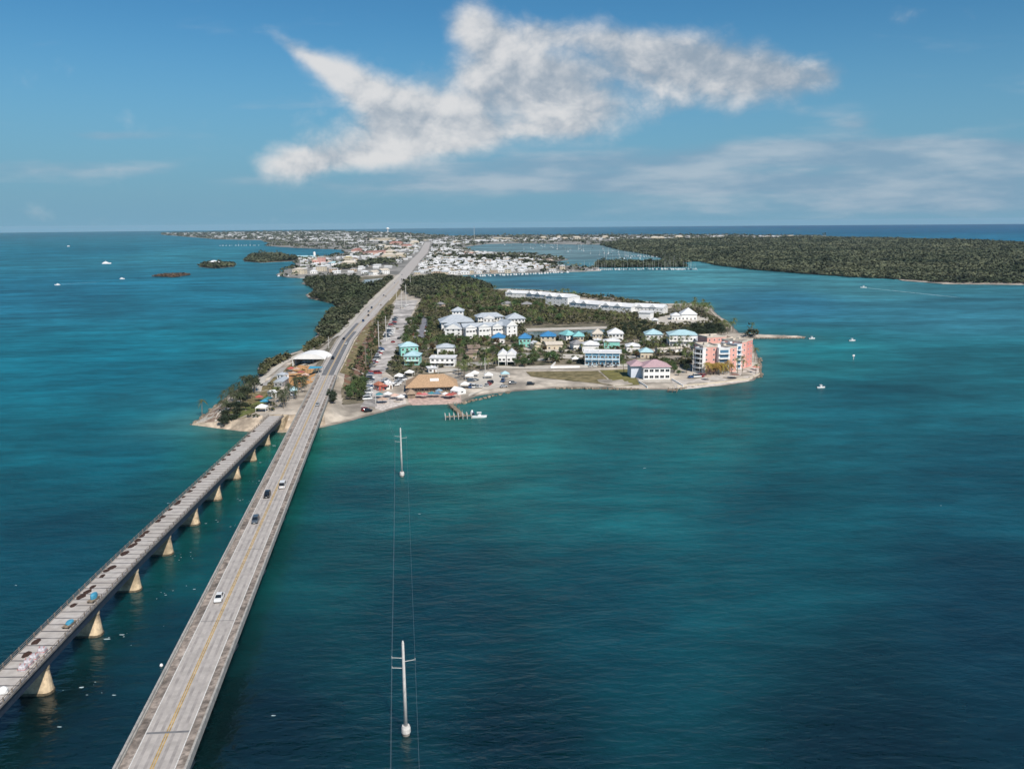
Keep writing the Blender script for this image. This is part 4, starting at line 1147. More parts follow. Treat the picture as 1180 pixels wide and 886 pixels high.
for i in range(n): fs.append((i, i + o_, i + 1 + o_, i + 1))
m.add(vs, fs); m.build('roof', CANVAS, t)
m = MB(); m.box(-L, L, 17.7, 17.95, -.3, 3.4); m.box(-L, -L + .25, 0, 17.69, -.3, 3.2); m.box(L - .25, L, 0, 17.69, -.3, 3.2)
m.add([(-L * math.cos(i * math.pi / n), 17.8, 3.2 + 4.55 * math.sin(i * math.pi / n)) for i in range(n + 1)], [tuple(range(n + 1))]); m.build('wall', CANVAS, t)
m = MB(); m.add([(-L * math.cos(i * math.pi / n), .06, 3.2 + 4.55 * math.sin(i * math.pi / n)) for i in range(1, n)], [tuple(range(n - 1))]); m.build('front_panel', CANVAS, t)
m = MB()
for i in range(4): m.box(-9 + 5.9 * i, -8.7 + 5.9 * i, .1, .4, -.3, 4.2)
m.build('post', STEELB, t)
x, y, z = gat(364, 430)
t = thing('shade_sail', 'blue shade sail at the right corner of the white event tent', 'shade sail', (x, y, z))
m = MB(); m.add([(-4, -3, 3.0), (4, -3.4, 3.6), (4, 3, 3.2), (-4, 3.2, 3.8), (0, 0, 2.9)], [(0, 1, 4), (1, 2, 4), (2, 3, 4), (3, 0, 4)]); m.build('cloth', TARPB, t)
for (sx, sy, sz) in ((-4, -3, 3.05), (4, -3.4, 3.65), (4, 3, 3.25), (-4, 3.2, 3.85)):
    m = MB(); m.tube([(sx, sy, 0), (sx, sy, sz)], .07, 6); m.build('post', STEELB, t)
house('kiosk', 'pale blue roofed kiosk near the old bridge entrance palms', (335, 456), (342.5, 455.5), 5, 2.6, WHITE, RAQUA, 'hip', 1.6, 1, 2, over=.4, cat='kiosk')
house('kiosk', 'grey flat-roofed shed left of the orange patio', (326, 446), (333, 441), 5, 2.8, RGRAY, RGREY, 'gable', 1.0, 1, 2, over=.3, cat='shed')
house('kiosk', 'small grey-blue hut at the lower end of the footpath', (327, 437.5), (333, 436), 5, 2.6, WHITE, RGREY, 'hip', 1.2, 1, 1, over=.3, cat='shed')
house('kiosk', 'white ticket hut at the head of the old bridge', (313, 459), (319, 458), 4, 2.8, WHITE, RWHITE, 'gable', 1.0, 1, 1, over=.3, cat='kiosk')
house('kiosk', 'white sided stall with open front left of the thatched roof', (445, 448.5), (452.5, 448), 5, 2.8, WHITE, RWHITE, 'flat', .1, 1, 2, over=.3, cat='stall')
house('kiosk', 'red brown hut on the left edge of the beach terrace', (437, 450.5), (443, 449.5), 5, 3.0, REDC, mat('red_roof', (.40, .15, .09), .8, .6, .2), 'hip', 1.8, 1, 1, over=.5, cat='kiosk')
house('kiosk', 'low thatched hut at the left corner of the restaurant', (470, 459.5), (478.5, 459), 6, 2.4, WOOD, mat('grey_thatch', (.30, .22, .16), .95, 1.6, .3), 'hip', 2.2, 1, 1, over=.8, cat='hut')
house('kiosk', 'white ridge tent on the right of the thatched restaurant', (528, 455), (537, 453.5), 6, 1.8, CANVAS, CANVAS, 'gable_front', 1.8, 1, 1, over=.1, cat='tent', door=False)
for i, (px, py, lab) in enumerate([(541, 437, 'white gazebo canopy at the left edge of the sand lot'), (547, 434, 'white gazebo canopy behind the row of cars on the sand lot'), (563, 436, 'white gazebo canopy at the right of the sand lot'), (582, 434.5, 'pale blue gazebo canopy by the beach sand'), (460, 437, 'white canopy at the back left of the restaurant'), (472, 433, 'long white canopy behind the thatched roof'), (536, 447, 'white canopy beside the restaurant corner'), (302, 474, 'white canvas canopy over the old bridge entrance'), (663, 417, 'small white sun canopy left of the blue motel')]):
    x, y, z = gat(px, py)
    t = thing('gazebo', lab, 'gazebo', (x, y, z), rnd.uniform(-.2, .2), 'white gazebo canopies')
    m = MB(); m.hip(-2.6, 2.6, -2.4, 2.4, 2.4, 1.4, t=.25); m.build('canopy', RAQUA if 'blue gazebo' in lab else CANVAS, t)
    for sx in (-2.4, 2.4):
        for sy in (-2.2, 2.2):
            m = MB(); m.box(sx - .06, sx + .06, sy - .06, sy + .06, -.1, 2.14); m.build('post', WHITE, t)
# pool terrace walls, sea walls
for (pts, hh, mm, lab) in [([(228, 487.5), (245, 481), (252, 474)], .9, CONC, 'low wall on the seaward edge of the left point'), ([(228, 488.6), (262, 492), (296, 481)], .5, CONC, 'low kerb wall along the top of the tan embankment'),
                           ([(736, 441), (746, 448.2)], 1.2, WHITE, 'white garden wall left of the lavender roof house'), ([(774, 438), (787, 447)], 1.2, WHITE, 'white garden wall right of the lavender roof house'),
                           ([(640, 419), (634.5, 424.6), (668, 424)], 1.4, WHITE, 'long white garden wall left of the blue motel'), ([(780, 447), (828, 442.6), (862, 438), (875.5, 431)], .7, CREAM, 'low cream sea wall round the condominium terrace')]:
    P_ = [gat(*p) for p in pts]
    m = MB()
    for i in range(len(P_) - 1):
        a, c = Vector(P_[i]), Vector(P_[i + 1]); n_ = Vector((-(c - a).y, (c - a).x, 0)).normalized() * .2
        m.loft([[tuple(p - n_ + Vector((0, 0, -.6))), tuple(p + n_ + Vector((0, 0, -.6))), tuple(p + n_ + Vector((0, 0, hh + .01 * i))), tuple(p - n_ + Vector((0, 0, hh + .01 * i)))] for p in (a, c)])
    tag(m.build('sea_wall', mm), lab, 'wall')

for lab, lo, hi in [('tan battered sea wall rising from the left point up to the old bridge', [(219.5, 489.6), (250, 494.2), (277, 498), (303, 500.5)], [(222, 488, .7), (250, 486, 2.3), (277, 482.6, 3.9), (302, 479, 5.0)]),
                    ('tan curved retaining wall between the old bridge and the road bridge', [(317, 499.5), (326, 499.8), (337, 498.6), (356, 495.4), (376, 491.6)], [(317, 478.5, 5.6), (326, 478, 5.5), (337, 478.2, 5.3), (354, 476.5, 5.2), (372, 474, 5.1)])]:
    m = MB(); A_lo = [at(p[0], p[1], 0) for p in lo]; A_hi = [at(p[0], p[1], p[2]) + (p[2],) for p in hi]
    def fine(P_, n=6):
        return [tuple(P_[i][j] + (P_[i + 1][j] - P_[i][j]) * k / n for j in range(3)) for i in range(len(P_) - 1) for k in range(n)] + [P_[-1]]
    Lo = fine([(p[0], p[1], -1.0) for p in A_lo]); Hi = fine(A_hi)
    m.loft([[l_, h_, (h_[0], h_[1] + .9, h_[2]), (h_[0], h_[1] + 1.2, -1.5)] for l_, h_ in zip(Lo, Hi)])
    t = tag(m.build('retaining_wall', mat('tan_wall_concrete', (.43, .35, .265), .9, .35, .2, patch=.12)), lab, 'wall')
# docks
def dock(label, p0, p1, wd, tee=None, name='dock'):
    a, c = Vector((*at(*p0, 1.2), 0)), Vector((*at(*p1, 1.2), 0))
    L_ = (c - a).length
    t = thing(name, label, 'dock', (a.x, a.y, 0), math.atan2(c.y - a.y, c.x - a.x) - math.pi / 2)
    m = MB(); m.box(-wd / 2, wd / 2, 0, L_, 1.05, 1.25)
    m.build('walkway', WOOD, t)
    def posts(x0, x1, y0, y1, n):
        for i in range(n + 1):
            for s_ in (0, 1):
                xx = x0 + (x1 - x0) * i / n if x1 - x0 > y1 - y0 else (x0, x1)[s_]
                yy = (y0, y1)[s_] if x1 - x0 > y1 - y0 else y0 + (y1 - y0) * i / n
                m = MB(); m.tube([(xx, yy, -2), (xx, yy, 2.3)], .15, 6); m.build('piling', BARK_P, t)
    posts(-wd / 2 - .17, wd / 2 + .17, .5, L_ - .5, max(2, int(L_ / 6)))
    if tee:
        x0, x1 = tee
        m = MB(); m.box(x0, x1, L_ + .003, L_ + 2.2, 1.05, 1.25); m.build('walkway', WOOD, t)
        posts(x0, x1, L_ - .2, L_ + 2.4, 6)
    return t


t = dock('wooden T-shaped dock running out from the restaurant terrace', (519, 465.5), (533.5, 478.5), 2.4)
a, c = at(513, 480.5, 1.2), at(543, 479, 1.2)
t = thing('dock', 'crosswise outer landing of the restaurant dock with white mooring posts', 'dock', (a[0], a[1], 0), math.atan2(c[1] - a[1], c[0] - a[0]))
L_ = math.hypot(c[0] - a[0], c[1] - a[1])
m = MB(); m.box(0, L_, -1.1, 1.1, 1.26, 1.44); m.build('walkway', WOOD, t)
for i in range(7):
    for s_ in (-1.3, 1.3):
        m = MB(); m.tube([(L_ * i / 6, s_, -2), (L_ * i / 6, s_, 3.0)], .16, 6); m.build('piling', POLEM, t)
dock('small dark floating dock in front of the lavender roof house', (769, 449), (781, 449.5), 3)

# ------------------------------------------------------------------ cars
CAR_M = {}


def car_paint(c):
    n = 'car_paint_' + c
    return mat(n, {'white': (.72, .72, .71), 'black': (.012, .012, .014), 'silver': (.38, .39, .40), 'slate': (.07, .09, .115), 'red': (.30, .03, .025), 'blue': (.03, .08, .20), 'tan': (.33, .28, .22), 'grey': (.16, .165, .17), 'green': (.05, .10, .07)}[c], .28, spec=.6)


def car_shape(kind):
    """rings along the length (x forward): lower body and greenhouse"""
    if kind == 'van':
        L = 5.4
        body = [(-2.65, .86, .45, 1.0), (-2.55, .96, .32, 1.15), (-1.5, 1.0, .28, 1.18), (1.2, 1.0, .28, 1.15), (2.2, .97, .30, 1.0), (2.65, .84, .42, .85)]
        cab = [(-2.58, .90, .82, 1.15, 1.95), (-2.2, .96, .86, 1.17, 2.15), (.6, .96, .86, 1.16, 2.15), (1.1, .95, .84, 1.14, 2.05), (2.1, .92, .78, 1.0, 1.08)]
    elif kind == 'suv':
        body = [(-2.25, .80, .45, .95), (-2.15, .92, .34, 1.02), (-1.3, .95, .28, 1.05), (1.0, .95, .28, 1.02), (2.0, .91, .30, .95), (2.32, .74, .42, .78)]
        cab = [(-2.18, .84, .66, 1.0, 1.30), (-1.85, .86, .72, 1.02, 1.66), (.1, .87, .72, 1.03, 1.72), (.5, .86, .70, 1.02, 1.62), (1.25, .84, .62, .98, 1.04)]
    else:
        body = [(-2.3, .76, .45, .80), (-2.2, .88, .34, .88), (-1.3, .91, .26, .94), (.9, .91, .26, .92), (1.9, .88, .28, .80), (2.3, .70, .40, .64)]
        cab = [(-1.75, .80, .58, .88, .95), (-1.05, .82, .62, .93, 1.38), (.05, .82, .64, .93, 1.44), (.35, .81, .62, .92, 1.38), (1.15, .80, .58, .88, .94)]
    return body, cab


def car_parts(kind, paint):
    body, cab = car_shape(kind)
    m = MB()
    m.loft([[(x, -w_, z0), (x, w_, z0), (x, w_ * 1.0, (z0 + z1) * .55), (x, w_ * .90, z1), (x, -w_ * .90, z1), (x, -w_ * 1.0, (z0 + z1) * .55)] for x, w_, z0, z1 in body])
    bodym = m
    g_ = MB()
    g_.loft([[(x, -w0, z0 - .04), (x, w0, z0 - .04), (x, w1, z1), (x, -w1, z1)] for x, w0, w1, z0, z1 in cab])
    r_ = MB()
    top = cab[1:4]
    r_.loft([[(x, -w1 * 1.02, z1 - .03), (x, w1 * 1.02, z1 - .03), (x, w1 * .9, z1 + .045), (x, -w1 * .9, z1 + .045)] for x, w0, w1, z0, z1 in top])
    for (x0, w0, wt0, z0, zt0), (x1, w1, wt1, z1, zt1) in ((cab[0], cab[1]), (cab[3], cab[4])):
        for s_ in (-1, 1):
            hi, lo = ((x1, wt1, zt1), (x0, w0, z0)) if zt1 > zt0 else ((x0, wt0, zt0), (x1, w1, z1))
            r_.tube([(hi[0], s_ * hi[1], hi[2]), (lo[0], s_ * lo[1] * .98, lo[2])], .05, 5)
    return bodym, g_, r_


def big_car(kind, paint, label, x, y, z, rz):
    t = thing('van' if kind == 'van' else 'car', label, 'van' if kind == 'van' else 'car', (x, y, z), rz)
    bm_, g_, r_ = car_parts(kind, paint)
    p_ = car_paint(paint)
    bm_.build('body', p_, t); g_.build('window', GLASS, t)
    r_.build('roof', p_, t)
    xw = 1.6 if kind == 'van' else 1.38
    for sx in (-xw, xw):
        for sy in (-1, 1):
            m = MB(); m.tube([(sx, sy * .70, .34), (sx, sy * .93, .34)], .34, 14); wo_ = m.build('wheel', TYRE, t)
            m = MB(); m.tube([(sx, sy * .90, .34), (sx, sy * .945, .34)], .2, 10); m.build('rim', RIM, wo_)
    body = car_shape(kind)[0]
    xf, xb = body[-1][0], body[0][0]
    for s_ in (-1, 1):
        m = MB(); m.box(xf - .22, xf - .02, s_ * .58 - .15, s_ * .58 + .15, body[-1][3] - .14, body[-1][3] + .03); m.build('headlight', LAMP, t)
        m = MB(); m.box(xb - .02, xb + .12, s_ * .62 - .13, s_ * .62 + .13, body[0][3] - .2, body[0][3] - .02); m.build('taillight', TAIL, t)
    m = MB(); m.box(xf - .06, xf + .03, -.26, .26, .42, .54); m.build('number_plate', LAMP, t)
    return t


def on_bridge(px, py):
    x, y = at(px, py, DECK_Z); return x, y


HEAD = math.atan2(1, -.1374)
for (kind, paint, lab, px, py, toward) in [('sedan', 'white', 'white sedan in the left lane, nearest vehicle on the road bridge', 252, 690.5, 1), ('suv', 'slate', 'dark blue-grey car following the black car on the road bridge', 295, 601, 1),
                                   ('suv', 'black', 'black car on the road bridge beside the white van', 308.3, 572, 1), ('van', 'white', 'white van in the right lane of the road bridge', 327, 561, 0)]:
    x, y = on_bridge(px, py)
    lane = -1.85 if toward else 1.85
    big_car(kind, paint, lab, nb_x(y) + lane, y, DECK_Z + .012, HEAD + (math.pi if toward else 0))


def small_car(kind, paint):
    k = (kind, paint)
    if k not in CAR_M:
        bm_, g_, r_ = car_parts(kind, paint)
        m = MB(); m.add(bm_.v, bm_.f, 0); m.add(g_.v, g_.f, 1); m.add(r_.v, r_.f, 0)
        for sx in (-1.38, 1.38):
            for sy in (-1, 1): m.tube([(sx, sy * .70, .33), (sx, sy * .93, .33)], .33, 8, 2)
        CAR_M[k] = m.mesh('car', [car_paint(paint), GLASS, TYRE])
    return CAR_M[k]


def far_car(kind, paint, label, x, y, z, rz, group):
    o = put('van' if kind == 'van' else 'car', small_car(kind, paint), None, (x, y, z), rz)
    return tag(o, label, 'van' if kind == 'van' else 'car', group)


# traffic on the ramp road
for (px, py, lane, kind, paint, lab) in [(367, 467, 1.8, 'sedan', 'silver', 'small silver car alone on the bridge just before the dark asphalt lanes'), (392, 413.5, -1.8, 'suv', 'black', 'black car alone on the dark lane of the ramp road'), (403, 396.5, 1.9, 'sedan', 'white', 'white car on the ramp road behind the black car'),
                               (406, 391, -1.8, 'sedan', 'black', 'small black car ahead of the white car on the ramp road'), (420.7, 370.5, 1.8, 'van', 'blue', 'dark blue van on the ramp road'), (425.5, 364, 1.8, 'suv', 'black', 'black car close behind the dark blue van'),
                               (424, 359.5, -1.8, 'suv', 'grey', 'grey car in the left lane near the side road'), (429.5, 355.5, -1.8, 'van', 'slate', 'slate grey van in the left lane by the side road'), (434, 351, 1.9, 'sedan', 'white', 'white car at the side road junction'),
                               (438, 352, 5.5, 'sedan', 'tan', 'tan car turning out of the side road'), (447, 342, 2, 'sedan', 'silver', 'silver car just beyond the side road junction'), (448.5, 341, -2, 'suv', 'grey', 'grey car facing the silver car beyond the junction'), (456, 327, -3, 'van', 'white', 'white van far along the highway before the town'), (461, 322.5, 3, 'suv', 'black', 'black car far along the highway before the town'),
                               (466, 317, -3, 'suv', 'silver', 'silver car farthest along the highway before the town')]:
    z = DECK_Z + .02 if py > 440 else 4.0
    for _ in range(4):
        x, y = at(px, py, z)
        z = DECK_Z + .02 if y < 476 else rzf(y) + .05
    xx = (nb_x(y) if y < 476 else rxf(y)) + lane
    h_ = math.atan2(1, (nb_x(y + 1) - nb_x(y)) if y < 476 else (rxf(y + 5) - rxf(y - 5)) / 10)
    far_car(kind, paint, lab, xx, y, z, h_ + (math.pi if lane < 0 else 0), 'traffic on the ramp road')

ORD = ['first', 'second', 'third', 'fourth', 'fifth', 'sixth', 'seventh', 'eighth', 'ninth', 'tenth', 'eleventh', 'twelfth', 'thirteenth', 'fourteenth', 'fifteenth', 'sixteenth', 'seventeenth', 'eighteenth']
PAL = ['white', 'silver', 'grey', 'black', 'white', 'white', 'slate', 'silver', 'silver', 'tan', 'white', 'blue', 'grey', 'white', 'red']


def row(p0, p1, n, ang, where, group, jit=.5, kinds=('sedan', 'suv', 'suv', 'van')):
    for i in range(n):
        f = (i + .5) / n
        px, py = p0[0] + (p1[0] - p0[0]) * f, p0[1] + (p1[1] - p0[1]) * f
        x, y, z = gat(px, py)
        c = PAL[rnd.randrange(len(PAL))]; k = kinds[rnd.randrange(len(kinds))]
        far_car(k, c, f'{c} {"van" if k == "van" else "car"}, {ORD[i]} {where}', x + rnd.uniform(-jit, jit), y + rnd.uniform(-jit, jit), z + .24, ang + rnd.uniform(-.08, .08), group)


row((424, 462), (427, 428), 14, .35, 'from the water in the beach road row', 'cars parked along the beach road')
row((429, 424), (440.5, 402), 15, .55, 'in the roadside row beside the brown slope', 'cars parked beside the brown slope')
row((446, 392), (450, 374), 9, .2, 'in the left column of the parking strip', 'cars in the parking strip')
row((451, 388), (456, 366), 9, .2, 'in the middle column of the parking strip', 'cars in the parking strip')
row((462, 356), (470, 352), 3, .2, 'at the far end of the parking strip', 'cars in the parking strip')
row((478.5, 388), (482, 373), 6, .1, 'in the left column of the hotel car park', 'cars in the hotel car park')
row((491, 388), (493.5, 375), 6, .1, 'in the right column of the hotel car park', 'cars in the hotel car park')
row((484, 368), (491, 366), 4, 1.6, 'along the far edge of the hotel car park', 'cars in the hotel car park')
row((539, 447), (557, 446.5), 4, 1.5, 'from the left in the front row of the sand lot', 'cars on the sand lot')
row((541, 440), (549, 438.5), 3, .2, 'in the middle row of the sand lot', 'cars on the sand lot')
row((560, 446), (568, 441), 4, 1.2, 'along the right edge of the sand lot', 'cars on the sand lot')
row((437, 446), (447, 438.5), 5, .4, 'beside the red hut', 'cars behind the red hut')
row((455, 446), (466, 436), 6, .4, 'left of the thatched roof', 'cars left of the restaurant')
row((678, 423), (711, 423), 7, 1.55, 'from the left in front of the blue motel', 'cars in front of the blue motel')
row((795, 436), (815, 434), 4, .3, 'on the terrace left of the pink condominium', 'cars beside the condominium')
for (px, py, k, c, lab, a) in [(591, 442.5, 'suv', 'grey', 'lone grey car on the beach sand right of the lot', .3), (611.5, 443.5, 'suv', 'black', 'lone dark car on the beach sand farthest right', .1), (580, 440, 'van', 'blue', 'blue van parked on the beach sand', 1.4), (580.5, 447, 'sedan', 'silver', 'silver car nearest the water on the beach sand', .5),
                            (435.5, 431, 'van', 'red', 'dark red van stopped across the beach road', .1), (460, 391, 'suv', 'black', 'black car driving on the beach road near the trees', 1.3), (453, 395, 'sedan', 'red', 'red car in the middle of the beach road', 1.2), (458, 379.5, 'sedan', 'tan', 'tan car in the middle of the parking strip lane', 1.3),
                            (424, 475.3, 'suv', 'black', 'black car on the sand beside the water right of the bridge', .6), (421.5, 474, 'suv', 'red', 'dark red car on the sand right of the bridge', .7), (345, 483, 'suv', 'black', 'dark car under the bridge edge on the tan embankment', 1.2)]:
    x, y, z = gat(px, py)
    far_car(k, c, lab, x, y, z + .22, a, 'single cars about the beach')

# ------------------------------------------------------------------ boats
def motorboat_parts(L=7.5, w_=1.25):
    hull = MB()
    rings = []
    for f, ww, zb in ((0, .92, -.35), (.3, 1.0, -.4), (.6, .95, -.38), (.82, .62, -.2), (.95, .24, .15), (1.0, .03, .5)):
        x = (f - .5) * L; s_ = .75 + .3 * f * f
        rings.append([(x, 0, zb), (x, w_ * ww * .8, zb * .3), (x, w_ * ww, s_), (x, -w_ * ww, s_), (x, -w_ * ww * .8, zb * .3)])
    hull.loft(rings)
    con = MB(); con.box(-.6, .7, -.5, .5, .8, 1.7); con.box(-.1, .12, -.5, .5, 1.703, 2.1)
    top = MB(); top.box(-1.3, 1.0, -.95, .95, 2.55, 2.67)
    for sx in (-1.1, .8):
        for sy in (-.8, .8): top.tube([(sx, sy, .8), (sx, sy, 2.56)], .05, 5)
    mot = MB(); mot.box(-L / 2 - .55, -L / 2 - .02, -.28, .28, -.3, 1.1)
    return hull, con, top, mot


def motorboat(label, px, py, rz, s=1.0, hullm=HULL, topm=CANVAS, group=None, canopy=True):
    x, y = at(px, py, .2)
    t = thing('motorboat', label, 'boat', (x, y, .05), rz, group)
    t.scale = (s, s, s)
    h_, c_, tp, mo = motorboat_parts()
    h_.build('hull', hullm, t); c_.build('console', HULL, t)
    if canopy: tp.build('canopy', topm, t)
    mo.build('outboard_motor', TYRE, t)
    return t


motorboat('white motorboat moored at the outer end of the restaurant dock', 552.5, 480.5, .1, .95)
motorboat('dark open boat tied inside the dock cross', 544, 476, 1.8, .8, HULL_B, canopy=False)
motorboat('white motorboat anchored off the condominium point', 946, 446.5, .15, .65)
motorboat('white boat drifting beyond the end of the rocky spit', 982, 392.5, .1, .7)
motorboat('small white boat just off the tip of the rocky spit', 935.5, 390.2, .1, .7)
motorboat('white speedboat towing a long wake across the bay', 995, 331.5, math.pi - .2, 1.1)
x, y = at(983.5, 414)
t = thing('marker_post', 'small white marker post in the water right of the point', 'post', (x, y, 0)); m = MB(); m.tube([(0, 0, -3), (0, 0, 2.6)], .22, 6); m.build('shaft', POLEM, t); m = MB(); m.box(-.7, .7, -.06, .06, 2.0, 3.2); m.build('sign_board', WHITE, t)
x, y = at(186, 767); t = thing('float_buoy', 'small white float beside the left edge of the road bridge', 'buoy', (x, y, .1)); m = MB(); m.loft([[(math.cos(i * .785) * r_, math.sin(i * .785) * r_, z) for i in range(8)] for z, r_ in ((-.3, .2), (0, .38), (.25, .32), (.45, .12))]); m.build('body', HULL, t, smooth=True)


def yacht(label, px, py, rz, L=18.0):
    x, y = at(px, py, .3)
    t = thing('motor_yacht', label, 'boat', (x, y, .1), rz)
    m = MB(); rings = []
    for f, ww, zb in ((0, .9, -.6), (.4, 1.0, -.7), (.75, .8, -.5), (.95, .25, .5), (1.0, .04, 1.6)):
        xx = (f - .5) * L; s_ = L * (.09 + .04 * f * f); w_ = L * .13
        rings.append([(xx, 0, zb), (xx, w_ * ww * .8, zb * .2), (xx, w_ * ww, s_), (xx, -w_ * ww, s_), (xx, -w_ * ww * .8, zb * .2)])
    m.loft(rings); m.build('hull', HULL, t)
    m = MB(); h0 = L * .09
    m.loft([[(xx, -w_, h0), (xx, w_, h0), (xx, w_ * .85, zt), (xx, -w_ * .85, zt)] for xx, w_, zt in ((-L * .38, L * .1, L * .19), (L * .1, L * .1, L * .2), (L * .25, L * .07, L * .12))]); m.build('cabin', HULL, t)
    m = MB(); m.box(-L * .22, L * .02, -L * .085, L * .085, L * .2 + .02, L * .25); m.box(-L * .1, -L * .08, -.1, .1, L * .25, L * .4); m.build('flybridge', HULL, t)
    return t


yacht('large white motor yacht heading out on the left sea', 123, 304, .1, 22)
yacht('white boat with a straight wake on the left sea', 66, 328.5, math.pi + .1, 9)
yacht('small white boat right of the yacht on the left sea', 141, 321.5, 0, 9)
yacht('distant white boat with a long wake near the left horizon', 79, 284, .05, 14)


def wake(label, p0, p1, w0, w1):
    a, c = Vector((*at(*p0), 0)), Vector((*at(*p1), 0)); t_ = (c - a).normalized(); n_ = Vector((-t_.y, t_.x, 0))
    vs, fs = [], []
    N_ = 40
    for i in range(N_ + 1):
        f = i / N_; p = a.lerp(c, f); w_ = (w0 + (w1 - w0) * f) * rnd.uniform(.6, 1.2) * (1 if f < .8 else (1 - f) * 5 + .02)
        vs += [tuple(p - n_ * w_ + Vector((0, 0, .12))), tuple(p + n_ * w_ + Vector((0, 0, .12)))]
        if i: k = 2 * i; fs.append((k - 2, k - 1, k + 1, k))
    m = MB(); m.add(vs, fs); o = m.build('boat_wake', FOAM); tag(o, label, kind='stuff')


wake('white wake behind the speedboat crossing the bay', (997, 331.8), (1110, 343.5), .8, 1.4)
wake('white wake behind the boat on the left sea', (69, 328), (118, 324.8), 1.3, .7)
wake('white wake near the left horizon', (77, 284), (58, 284.2), 3, 2)

# sailing boats: one master mesh per size, copied
def sail_mesh(L, H, hm):
    m = MB(); rings = []
    for f, ww, zb in ((0, .6, -.2), (.35, 1.0, -.5), (.7, .7, -.4), (.93, .2, .2), (1.0, .03, .8)):
        x = (f - .5) * L; s_ = .9 + .35 * f
        rings.append([(x, 0, zb), (x, L * .14 * ww * .8, zb * .2), (x, L * .14 * ww, s_), (x, -L * .14 * ww, s_), (x, -L * .14 * ww * .8, zb * .2)])
    m.loft(rings, 0)
    m.box(-L * .2, L * .15, -L * .08, L * .08, .95, 1.7, 0)
    m.tube([(L * .08, 0, .9), (L * .08, 0, H)], [.16, .10], 5, 1)
    m.tube([(L * .08, 0, 2.2), (-L * .35, 0, 2.3)], .14, 5, 0)
    return m.mesh('sailing_boat', [hm, POLEM])


SM = [sail_mesh(11, 14, HULL), sail_mesh(13, 17, HULL), sail_mesh(9, 11, HULL), sail_mesh(12, 15, HULL_B)]
mbh = MB(); h_, c_, tp, mo = motorboat_parts(11, 1.9)
for q_ in (h_, c_, tp, mo): mbh.add(q_.v, q_.f, 0)
SM.append(mbh.mesh('harbour_motorboat', [HULL]))


def moor(pts, n, label, group, masts=.7, jit=(0, 0)):
    P_ = pts
    for i in range(n):
        f = (i + rnd.uniform(.2, .8)) / n * (len(P_) - 1); k = min(int(f), len(P_) - 2); f -= k
        px, py = P_[k][0] + (P_[k + 1][0] - P_[k][0]) * f, P_[k][1] + (P_[k + 1][1] - P_[k][1]) * f
        x, y = at(px + rnd.uniform(-jit[0], jit[0]), py + rnd.uniform(-jit[1], jit[1]), 0)
        sailing = rnd.random() < masts
        o = put('sailing_boat' if sailing else 'motorboat', SM[rnd.randrange(4)] if sailing else SM[4], None, (x, y, 0), rnd.choice((1.57, -1.57)) + rnd.uniform(-.15, .15))
        s_ = rnd.uniform(.9, 1.35); o.scale = (s_, s_, s_)
        tag(o, label[0] if sailing else label[1], 'boat', group + (' with masts' if sailing else ' without masts'))


moor([(655, 312.8), (700, 311), (760, 310.5), (803, 311)], 70, ('white sailing boat berthed along the near side of the breakwater', 'white motorboat berthed along the near side of the breakwater'), 'boats on the near side of the breakwater', .6)
moor([(545, 319), (600, 316.6), (655, 314)], 34, ('white sailing boat along the near edge of the town waterfront', 'white motorboat along the near edge of the town waterfront'), 'boats along the town waterfront', .4)
moor([(690, 302.6), (745, 302), (788, 302.3)], 30, ('white sailing boat berthed behind the breakwater trees', 'white motorboat berthed behind the breakwater trees'), 'boats behind the breakwater', .7)
moor([(600, 284), (660, 287), (735, 297)], 60, ('sailing boat on a mooring in the inner harbour', 'motorboat on a mooring in the inner harbour'), 'boats moored in the inner harbour', .9, (25, 4.5))
moor([(252, 283.3), (300, 283)], 14, ('sailing boat at the long pier on the far left shore', 'white boat at the long pier on the far left shore'), 'boats at the left pier', .2)
moor([(720, 295.5), (765, 296.5)], 14, ('sailing boat anchored off the mangrove inlet', 'white boat anchored off the mangrove inlet'), 'boats off the mangrove inlet', .3, (0, .4))
moor([(320, 317.8), (334, 318.5)], 5, ('sailing boat at the marina on the left shore', 'white boat at the marina on the left shore'), 'boats at the left shore marina', .2, (0, .6))

# ------------------------------------------------------------------ the town
def town_mesh(wd, d, h, roofm, kind, wall=WHITE):
    m = MB(); m.box(-wd / 2, wd / 2, 0, d, -.5, h, 0)
    if kind == 'hip': m.hip(-wd / 2 - .6, wd / 2 + .6, -.6, d + .6, h + .2, min(wd, d) * .26, mi=1)
    elif kind == 'gable': m.gable(-wd / 2 - .5, wd / 2 + .5, -.5, d + .5, h + .2, min(wd, d) * .24, 'x', mi=1)
    else: m.box(-wd / 2 - .2, wd / 2 + .2, -.2, d + .2, h + .003, h + .5, 1)
    n = max(2, int(wd / 3.5))
    for i in range(n):
        xx = -wd / 2 + wd * (i + .5) / n
        m.box(xx - .7, xx + .7, -.06, .03, .9, 2.3, 2)
        if h > 5: m.box(xx - .7, xx + .7, -.06, .03, 3.9, 5.3, 2)
    return m.mesh('town_house', [wall, roofm, GLASS])


